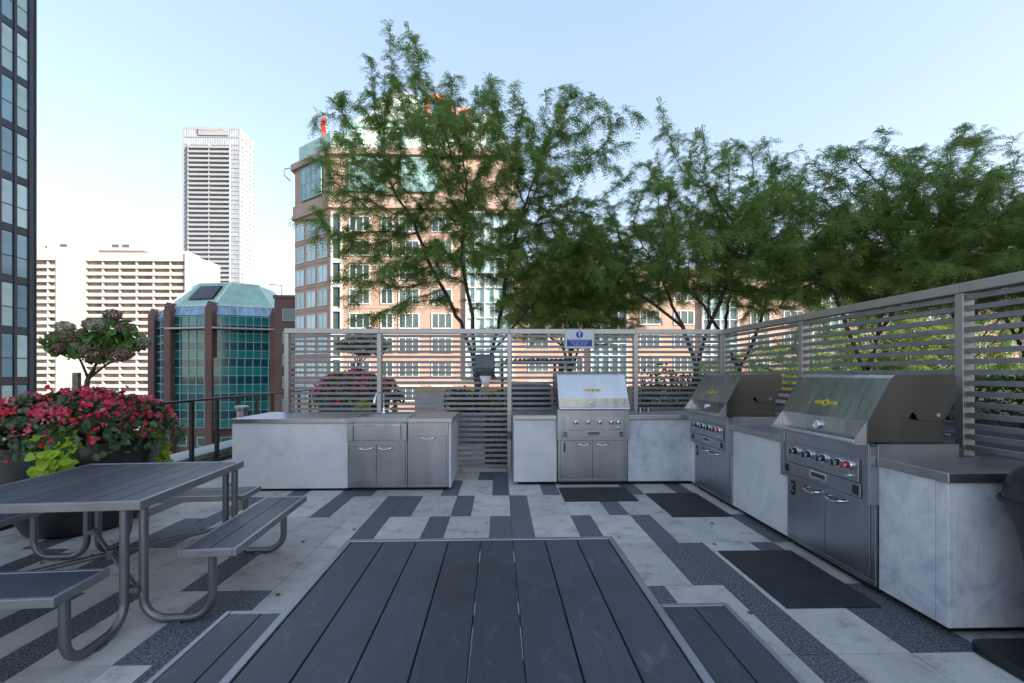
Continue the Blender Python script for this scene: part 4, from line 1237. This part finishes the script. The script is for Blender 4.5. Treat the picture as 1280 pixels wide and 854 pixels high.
for k in range(-3, 5):
    z = Z + 8.5 + 3.85 * k
    for x in cols:
        if not (k == 0 and x == 4.6): win_copy(win, t, (x, 0, z))
    if k: win_copy(nar, t, (8.9, 0, z)); win_copy(cor, t, (1.0, 0, z - 0.9))
# chamfer wall windows
cang = math.atan2(-6.05, 8.3)
cw = win_proto('window', 2.6, 2.7, 'white_frame', 'tower_glass_curtain', 1, 0, 0.15, 0.12, t, (0, 0, 0)); first = True
for k in range(-3, 5):
    for s in (0.20, 0.52, 0.84):
        pos = (-8.3 * s, 6.05 * s, Z + 8.4 + 3.85 * k)
        if first: cw.location = pos; cw.rotation_euler = (0, 0, cang); first = False
        else: win_copy(cw, t, pos, cang)
big_w = win_proto('window', 6.0, 5.4, 'teal_frame', 'bay_glass', 3, 1, 0.2, 0.12, t, (6.0, -0.31, Z + 30.2))
win_copy(big_w, t, (14.2, -0.31, Z + 30.2)); win_copy(big_w, t, (-4.2, 2.8, Z + 30.2), cang)
bay = win_proto('glazed_bay', 7.6, 26.5, 'white_frame', 'bay_glass', 4, 10, 0.22, 0.5, t, (25.2, 0, Z + 0.6))
# copper crown: glazed setback, drum with a rounded edge, arched pediment
b = MB(); b.prism([(-7.8, 6.5), (-0.5, 1.2), (4.5, 1.2), (4.5, 26), (-7.8, 26)], 'z', Z + 37.0, Z + 40.3)
b.build('glazed_setback', 'copper_green', t)
b = MB()
b.prism([(1.2, Z + 37.0), (1.2, Z + 39.5), (1.9, Z + 42.0), (3.6, Z + 43.8), (6, Z + 44.6), (24, Z + 44.6), (26, Z + 43.8), (27.4, Z + 42), (28, Z + 39.5), (28, Z + 37.0)], 'y', 3.0, 24)
b.build('crown_drum', 'copper_pale', t)
b = MB()
for x in range(0, 7): b.box(3.4 + x * 3.6, 4.1 + x * 3.6, 2.75, 2.98, Z + 37.0, Z + 42.0)
b.box(1.6, 27.6, 2.6, 2.74, Z + 42.0, Z + 43.0)
b.build('crown_fins', 'copper_green', t)
b = MB()
arch = [(4.4, Z + 44.6)] + [(10.0 + 5.0 * math.cos(a), Z + 44.8 + 4.6 * math.sin(a)) for a in [math.pi * (1 - i / 14) for i in range(15)]] + [(15.6, Z + 44.6)]
b.prism(arch, 'y', 5, 20); b.build('arched_roof', 'copper_pale', t)
for x, z, s, rz, ch in ((16.9, Z + 44.1, 6.6, R(28), 'O'), (20.9, Z + 42.9, 4.6, R(28), 'G')):
    text_mesh('sign_letter', ch, s, 'red_letter', (x, 1.7, z), (R(90), 0, rz), t, 0.35)
text_mesh('sign_letter', 'S', 6.0, 'red_letter', (-3.6, 6.5, Z + 43.0), (R(90), 0, R(-62)), t, 0.35)
b = MB(); b.box(-4.0, -3.4, 7.2, 7.6, Z + 40.3, Z + 44); b.build('sign_support', 'copper_green', t)
b = MB(); b.tube([(-8.9, 5.6, Z + 36.4), (-9.7, 5.2, Z + 36.0), (-9.7, 5.2, Z + 35.0), (-8.9, 5.6, Z + 34.2)], 0.09, 6); b.build('maintenance_rail', 'tube_metal', t)

# ---- lower brick wing running right behind the trees
t = empty('brick_office_wing', (BX + 29.52, BY + 0.8, -28), 0, 'lower sunlit brick wing with pale glazed bays behind the honey locust trees', 'building')
b = MB(); b.box(0, 112, 0, 24, 0, Z + 17.4); b.build('wall', 'brick_pink', t)
b = MB(); b.box(0, 112.4, -0.5, 24.4, Z + 17.42, Z + 18.4); b.box(0, 112, -0.08, -0.001, Z + 14.4, Z + 14.8); b.box(0, 112, -0.25, -0.001, Z - 0.6, Z + 0.1); b.build('cornice', 'stone_pink', t)
w2 = win_proto('window', 3.4, 2.4, 'white_frame', 'window_glass', 2, 0, 0.17, 0.12, t, (3.6, 0, Z + 3.2)); f2 = True
gb = win_proto('glazed_bay', 6.0, 17.6, 'white_frame', 'bay_glass', 3, 8, 0.18, 0.6, t, (15.0, 0, Z - 1.6)); f3 = True
x = 0.0
while x < 108:
    for xx in (x + 3.6, x + 9.2):
        for k in range(-2, 4):
            p = (xx, 0, Z + 1.6 + 3.85 * k)
            if f2: w2.location = p; f2 = False
            else: win_copy(w2, t, p)
    if f3: f3 = False
    else: win_copy(gb, t, (x + 15.0, 0, Z - 1.6))
    x += 18.2

# ---- brick neighbour with teal window frames
t = empty('brick_annex', (-42.9, 86, -28), 0, 'dark red brick block with teal framed windows beside the copper roofed building', 'building')
b = MB(); b.box(0, 14, 0, 20, 0, Z + 15.6); b.build('wall', 'brick_red', t)
b = MB(); b.box(-0.2, 14, -0.2, 20, Z + 15.62, Z + 16.2); b.build('cornice', 'brick_red', t)
w3 = win_proto('window', 2.9, 2.3, 'teal_frame', 'window_glass', 1, 0, 0.22, 0.12, t, (3.0, 0, Z + 11.3)); f2 = True
for k in range(-7, 1):
    for xx in (3.0, 8.0):
        p = (xx, 0, Z + 11.3 + 4.25 * k)
        if f2: w3.location = p; f2 = False
        else: win_copy(w3, t, p)
b = MB(); b.box(3.2, 3.5, 4, 4.3, Z + 16.2, Z + 27); b.build('roof_mast', 'brick_red', t)
b = MB(); b.tube([(1.0, 0.8, Z + 16.2), (1.0, 0.8, Z + 18.2), (-1.4, 0.8, Z + 18.4)], 0.09, 6); b.build('roof_lamp', 'tube_metal', t)

# ---- octagonal glass building with a green copper roof
t = empty('copper_roof_building', (-63, 97, -28), 0, 'teal glass office building with brick fins and a green copper hipped roof', 'building')
def loc_(px, d):   # plan point from bearing and range, local to the building
    xc = (px - 640) / 560 * d; th = R(1.43)
    return (xc * math.cos(th) + d * math.sin(th) + 63, -xc * math.sin(th) + d * math.cos(th) - 97)
p0, p1, p2, p3 = loc_(196, 107), loc_(216, 98.5), loc_(267, 96.5), loc_(346, 101)
pl = [p0, p1, p2, p3, (p3[0], p3[1] + 22), (p0[0] + 4, p0[1] + 18)]
ZE, ZT = Z + 14.2, Z + 22.2
b = MB(); b.prism(pl, 'z', 0, Z - 10.5); b.build('brick_base', 'brick_red', t)
def glazed(a, c, z0, z1, nx, nz, out, name='glazed_wall'):
    a, c = Vector(a), Vector(c); d = (c - a); L = d.length; d.normalize(); nrm = Vector((d.y, -d.x))
    ang = math.atan2(d.y, d.x)
    o = empty(name, (*(a + nrm * out), 0), ang); o.parent = t
    hz = (z1 - z0) / nz
    gl = MB()
    gl.v = [(L * i / nx, 0, z0 + hz * k) for k in range(nz + 1) for i in range(nx + 1)]
    for k in range(nz):
        for i in range(nx):
            a0 = k * (nx + 1) + i
            gl.f.append([a0, a0 + 1, a0 + nx + 2, a0 + nx + 1]); gl.m.append(k % 2); gl.t.append(1.0)
    gl.build('glass', ['teal_glass', 'dark_teal_glass'], o, fix=False)
    m = MB()
    for i in range(nx + 1): m.box(L * i / nx - 0.08, L * i / nx + 0.08, -0.14, 0.05, z0, z1)
    for k in range(nz + 1): m.box(0, L, -0.12, 0.04, z0 + hz * k - 0.07, z0 + hz * k + 0.07)
    m.build('mullions', 'teal_frame', o)
    return o
b = MB(); b.prism(pl, 'z', Z - 10.49, ZE); b.build('core', 'dark_teal_glass', t)
glazed(p0, p1, Z - 10.4, ZE - 0.4, 3, 13, 0.1)
glazed(p1, p2, Z - 10.4, ZE - 0.4, 5, 13, 0.12); glazed(p2, p3, Z - 10.4, ZE - 0.4, 8, 13, 0.12); glazed(p2, p3, Z - 10.4, Z + 4.6, 8, 8, 1.2, 'projecting_bay')
b = MB()
for p, top in ((p1, 1.6), (p2, 1.6), (p3, 0.2), (p0, 1.4)):
    b.prism([(p[0] - 0.66, p[1] - 1.9), (p[0] + 0.66, p[1] - 1.7), (p[0] + 0.66, p[1] + 1.5), (p[0] - 0.66, p[1] + 1.5)], 'z', 0, ZE - 0.2 + top * 0.6)
    v0 = ZE - 0.2 + top * 0.6
    b.add([(p[0] - 0.66, p[1] - 1.9, v0), (p[0] + 0.66, p[1] - 1.7, v0), (p[0] + 0.66, p[1] + 1.5, v0), (p[0] - 0.66, p[1] + 1.5, v0), (p[0], p[1] - 1.8, v0 + 1.8), (p[0], p[1] + 1.5, v0 + 1.8)],
          [(0, 1, 4), (1, 2, 5, 4), (2, 3, 5), (3, 0, 4, 5)])
b.build('brick_fin', 'brick_red', t)
b = MB()
for (a, c) in ((p1, p2), (p2, p3)):
    a, c = Vector(a), Vector(c); d = (c - a).normalized(); nr = Vector((d.y, -d.x)) * 1.9
    b.add([(*(a + nr), ZE - 3.3), (*(c + nr), ZE - 3.3), (*(c + nr * 0.1), ZE - 3.3), (*(a + nr * 0.1), ZE - 3.3), (*(a + nr), ZE - 2.95), (*(c + nr), ZE - 2.95), (*(c + nr * 0.1), ZE - 2.95), (*(a + nr * 0.1), ZE - 2.95)],
          [(0, 3, 2, 1), (4, 5, 6, 7), (0, 1, 5, 4), (1, 2, 6, 5), (2, 3, 7, 6), (3, 0, 4, 7)])
b.build('light_shelf', 'frame_metal', t)
cx_ = sum(p[0] for p in pl) / 6; cy_ = sum(p[1] for p in pl) / 6
eave = [(cx_ + (p[0] - cx_) * 1.03, cy_ + (p[1] - cy_) * 1.03) for p in pl]
eave2 = [(cx_ + (p[0] - cx_) * 0.94, cy_ + (p[1] - cy_) * 0.94) for p in pl]
q0, q1, q2, q3 = loc_(238, 111), loc_(248, 105), loc_(288, 104), loc_(324, 107)
tp = [q0, q1, q2, q3, (q3[0], q3[1] + 6), (q0[0] + 2, q0[1] + 7)]
def frus(b, lo, zl, hi, zh, idx=None):
    n = len(lo)
    b.add([(*p, zl) for p in lo] + [(*p, zh) for p in hi], [(i, (i + 1) % n, n + (i + 1) % n, n + i) for i in range(n)])
b = MB(); frus(b, eave, ZE - 0.2, eave2, ZE + 1.9); sb_ = b.build('skylight_band', 'skylight_glass', t)
b = MB()
for i in range(3):
    a0, a1, c0, c1 = Vector((*eave[i], ZE - 0.2)), Vector((*eave[i + 1], ZE - 0.2)), Vector((*eave2[i], ZE + 1.9)), Vector((*eave2[i + 1], ZE + 1.9))
    for k in range((3, 5, 8)[i] + 1):
        q = k / (3, 5, 8)[i]
        b.tube([a0.lerp(a1, q), c0.lerp(c1, q)], 0.13, 4)
b.build('glazing_bars', 'copper_green', sb_)
b = MB(); frus(b, eave2, ZE + 1.92, tp, ZT); b.add([(*p, ZT) for p in tp], [tuple(range(6))]); rf = b.build('roof', 'copper_green', t)
b = MB()
for i in range(3):
    a0, a1, c0, c1 = Vector((*eave2[i], ZE + 1.92)), Vector((*eave2[i + 1], ZE + 1.92)), Vector((*tp[i], ZT)), Vector((*tp[i + 1], ZT))
    nseam = (5, 12, 18)[i]
    for k in range(nseam + 1):
        s = k / nseam
        b.tube([a0.lerp(a1, s) + Vector((0, -0.05, 0.06)), c0.lerp(c1, s) + Vector((0, -0.05, 0.06))], 0.09, 4)
b.build('standing_seams', 'copper_green', rf)
b = MB()
for i in range(4):
    b.tube([(*eave[i], ZE - 0.1), (*eave2[i], ZE + 1.98), (*tp[i], ZT + 0.06)], 0.22, 5)
for i in range(3): b.tube([(*tp[i], ZT + 0.08), (*tp[i + 1], ZT + 0.08)], 0.22, 5); b.tube([(*eave2[i], ZE + 1.95), (*eave2[i + 1], ZE + 1.95)], 0.2, 5)
b.build('ridge_caps', 'copper_pale', rf)
b = MB()
a0, a1, c0, c1 = Vector((*eave2[1], ZE + 1.92)), Vector((*eave2[2], ZE + 1.92)), Vector((*tp[1], ZT)), Vector((*tp[2], ZT))
off = Vector((0, -0.12, 0.16))
def P_(s, u): return a0.lerp(a1, s).lerp(c0.lerp(c1, s), u) + off
b.add([P_(0.18, 0.25), P_(0.86, 0.25), P_(0.86, 0.86), P_(0.18, 0.86)], [(0, 1, 2, 3)]); b.build('roof_vent', 'dark_gap', rf)
b = MB()
for k in range(10):
    s = 0.2 + 0.065 * k
    b.tube([P_(s, 0.26) + Vector((0, -0.1, 0.1)), P_(s, 0.85) + Vector((0, -0.1, 0.1))], 0.14, 4)
b.build('vent_louvres', 'tube_metal', rf)
wb = win_proto('window', 2.4, 2.2, 'teal_frame', 'window_glass', 0, 0, 0.25, 0.12, t, (0, 0, 0)); f2 = True
for (a, c, ss) in ((p1, p2, (0.25, 0.72)), (p2, p3, (0.2, 0.5, 0.8))):
    a, c = Vector(a), Vector(c); d = (c - a).normalized(); ang = math.atan2(d.y, d.x)
    for s in ss:
        p = a.lerp(c, s) + Vector((d.y, -d.x)) * 0.02
        loc = (p.x, p.y, Z - 14.6)
        if f2: wb.location = loc; wb.rotation_euler = (0, 0, ang); f2 = False
        else: win_copy(wb, t, loc, ang)

# ---- white apartment slab
t = empty('apartment_slab', (-170 + 4.4, 175, -28), 0, 'broad white concrete apartment slab with rows of recessed balconies', 'building')
HT = Z + 47.5
b = MB()
b.box(-34, 46, 2.2, 19, 0, HT - 0.4); b.box(-4.0, 6.4, 0.0, 2.19, 0, HT); b.box(44.6, 46.4, -0.4, 2.19, 0, HT)
b.box(-34, -4.001, 0.2, 2.19, HT - 3.0, HT + 0.6); b.box(6.401, 44.599, 0.2, 2.19, HT - 3.2, HT)
b.box(-34, 6.4, 3.4, 19, HT - 0.39, HT + 2.4)
b.build('wall', 'white_concrete', t)
b = MB(); b.box(-13, 24, 6, 17, HT + 2.41, HT + 5.6); b.box(28, 40, 7, 15, HT - 0.39, HT + 2.6); b.box(-18, -15, 7, 10, HT + 2.41, HT + 7.5); b.build('penthouse', 'white_concrete', t)
b = MB()
for x0 in (-8, 12, 16): b.box(x0, x0 + 2.6, 5.9, 5.99, HT + 3.6, HT + 4.7)
b.build('plant_louvres', 'tube_metal', t)
b = MB(); b.box(46.01, 46.06, 6, 9, HT - 7, HT - 3.5); b.build('end_window', 'pale_glass', t)
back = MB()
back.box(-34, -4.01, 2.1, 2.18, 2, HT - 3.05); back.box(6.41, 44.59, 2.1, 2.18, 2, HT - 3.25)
back.build('balcony_recess_shade', 'balcony_shadow', t)  # back sheets of the balconies, their shade painted in
for k in range(0, 24):
    z = HT - 5.75 - 2.69 * k
    for nm, x0, x1, m in (('balcony', -34, -4.02, 4), ('balcony', 6.42, 44.58, 6)):
        b = MB()
        b.box(x0, x1, 0.35, 0.5, z - 0.25, z + 1.05); b.box(x0, x1, 0.501, 2.09, z - 0.25, z - 0.05)
        for i in range(m):
            x = x0 + (x1 - x0) * (i + 0.5 * (x0 < 0)) / m
            b.box(x, x + 0.3, 0.51, 2.08, z - 0.049, z + 2.43)
        b.build(nm, 'white_concrete', t)

# ---- tall white condominium tower
t = empty('condominium_tower', (-216.5 + 7.4, 300, -28), 0, 'slim tall white condominium tower rising behind the white slab', 'building')
HT = Z + 164; Wd = 37.0
b = MB(); b.box(0, Wd, 0, 17, 0, HT - 2.2); b.build('glass_core', 'pale_glass', t)
b = MB(); b.box(-0.15, Wd + 0.15, -0.15, 17.15, HT - 2.19, HT - 1.2); b.box(1, Wd - 3, 2, 14, HT - 1.19, HT + 0.4)
b.box(-0.2, 0.9, -0.25, 0.4, 0, HT - 2.2); b.box(Wd - 0.7, Wd + 0.25, -0.25, 0.5, 0, HT - 2.2)
for y in (4, 8.5, 13): b.box(Wd + 0.001, Wd + 0.35, y, y + 1.4, 0, HT - 2.2)
b.build('white_piers', 'white_panel', t)
b = MB()
for x in np.arange(1.4, Wd - 1, 1.55): b.box(x, x + 0.16, -0.12, -0.002, HT - 16, HT - 2.2)
b.build('mullions', 'white_frame', t)
for k in range(0, 36):
    z = HT - 12.2 - 3.0 * k
    b = MB()
    b.box(-0.3, Wd + 0.3, -0.32, 17.3, z - 0.45, z + 0.45)
    if k > 0:
        b.box(4.4, 31.4, -2.2, -0.33, z - 0.2, z + 0.05); b.box(4.4, 31.4, -2.2, -2.05, z + 0.051, z + 1.15)
        for x in (4.4, 17.8, 31.2): b.box(x, x + 0.2, -2.04, -0.33, z + 0.051, z + 2.7)
    b.build('balcony', 'white_panel', t)
b = MB(); b.box(-0.3, Wd + 0.3, -0.3, 17.3, HT - 7.6, HT - 6.6); b.build('roof_band', 'white_panel', t)
b = MB(); b.box(10.5, 30, -0.9, -0.4, HT - 6.4, HT - 1.4); sg = b.build('rooftop_sign', 'white_panel', t)
b = MB()
rg = random.Random(5)
for i in range(9): b.tube([(9.5 + i * 1.9 + rg.uniform(-.3, .3), -1.0, HT - 3.2 + rg.uniform(-.6, .8)), (11 + i * 1.9, -1.0, HT - 2.6 + rg.uniform(-.8, .5)), (11.6 + i * 1.9, -1.0, HT - 3.6 + rg.uniform(-.6, .6))], 0.16, 5)
b.build('sign_marks', 'stone_pink', sg)

# ---- dark glass tower at the left edge
t = empty('dark_glass_tower', (-29.3, 28.9, -28), 0, 'dark framed glass tower cut by the left edge of the picture', 'building')
b = MB(); b.box(-16, -0.10, -20, 0, 0, Z + 48); b.build('core', 'charcoal_cladding', t)
b = MB(); b.box(-0.099, 0.12, -0.42, 0.02, 0, Z + 48); b.box(-0.099, 0.16, -0.10, -0.06, 0, Z + 48)
PY = 0.84
for i in range(0, 10): b.box(-0.099, 0.10, -0.42 - PY * i - 0.16 - 0.68 + 0.0, -0.42 - PY * i - 0.68, 0, Z + 48)
b.build('column', 'charcoal_cladding', t)
for k in range(-6, 16):
    z = Z + 1.0 + 3.05 * k
    b = MB(); b.box(-0.099, 0.06, -9, -0.421, z - 0.22, z + 0.22); b.build('floor_band', 'charcoal_cladding', t)
protos = []
for pm in ('tower_glass', 'tower_glass_curtain'):
    w = win_proto('window', 0.66, 2.58, 'rail_black', pm, 0, 0, 0.035, 0.03, t, (0, 0, 0))
    b = MB(); b.box(-0.30, 0.30, -0.06, -0.031, 1.12, 1.18); b.build('transom', 'charcoal_cladding', w)
    protos.append(w)
rg = random.Random(3); used = [False, False]
for k in range(-2, 11):
    for i in range(0, 6):
        j = 0 if rg.random() < 0.55 else 1
        p = (-0.03, -0.42 - PY * i - 0.34, Z + 1.0 + 3.05 * k + 0.23)
        if not used[j]: protos[j].location = p; protos[j].rotation_euler = (0, 0, R(90)); used[j] = True
        else: win_copy(protos[j], t, p, R(90))

# ---- unseen tower added right of the terrace, sized to shade it, pale for bounce
t = empty('shade_tower', (30, -26, -28), 0, 'tall pale tower added outside the picture on the right to shade the terrace', 'building')
b = MB(); b.box(-11, 9, 11, 35.5, 0, Z + 52); b.build('wall', 'white_concrete', t)
wn_ = win_proto('window', 2.2, 1.7, 'white_frame', 'window_glass', 1, 0, 0.1, 0.1, t, (0, 0, 0)); f2 = True
for k in range(0, 9):
    for i in range(0, 9):
        p = (-11.0, 12.8 + i * 2.6, Z + 3 + k * 5.0)
        if f2: wn_.location = p; wn_.rotation_euler = (0, 0, R(-90)); f2 = False
        else: win_copy(wn_, t, p, R(-90))

# ------------------------------------------------------------------ fallen petals and leaves
rng = random.Random(9)
def litter(name, mat, x, y, s, lab, cat, grp):
    rr = np.random.default_rng(rng.randint(0, 9999))
    v, q = leaf_cloud(3, np.array([[0, 0, 0.006], [s * 0.4, s * 0.2, 0.007], [-s * 0.2, s * 0.4, 0.008]])[:3 if cat == 'petal' else 3], np.array([[0.1, 0, 1], [0, 0.2, 1], [0.2, 0.1, 1.0]]), np.array([s, s * 0.8, s * 0.7]), 0.7, rr)
    o = raw_mesh(name, v, q, mat, None, (x, y, 0.001)); tag(o, lab, cat, grp)
for px in ((-2.86, 4.35), (-2.70, 4.42), (-2.82, 4.25), (-2.62, 4.60), (-2.74, 4.05), (-2.68, 4.10), (-3.05, 4.62)):
    litter('fallen_petal', 'red_petal', *px, 0.035, 'red flower petal lying on the pale paving between the planter and the sink counter', 'petal', 'fallen red petals on the paving')
for px in ((-3.2, 3.9), (-3.35, 3.75), (-2.05, 3.2), (-1.5, 3.05), (-1.75, 4.0), (-1.4, 4.3), (-2.4, 3.9), (1.86, 3.86), (-1.25, 3.4), (2.1, 4.4), (1.55, 2.75), (-3.6, 3.6)):
    litter('fallen_leaf', 'dry_leaf', *px, 0.03, 'small dry brown leaf lying on the terrace paving', 'leaf', 'dry leaves on the paving')
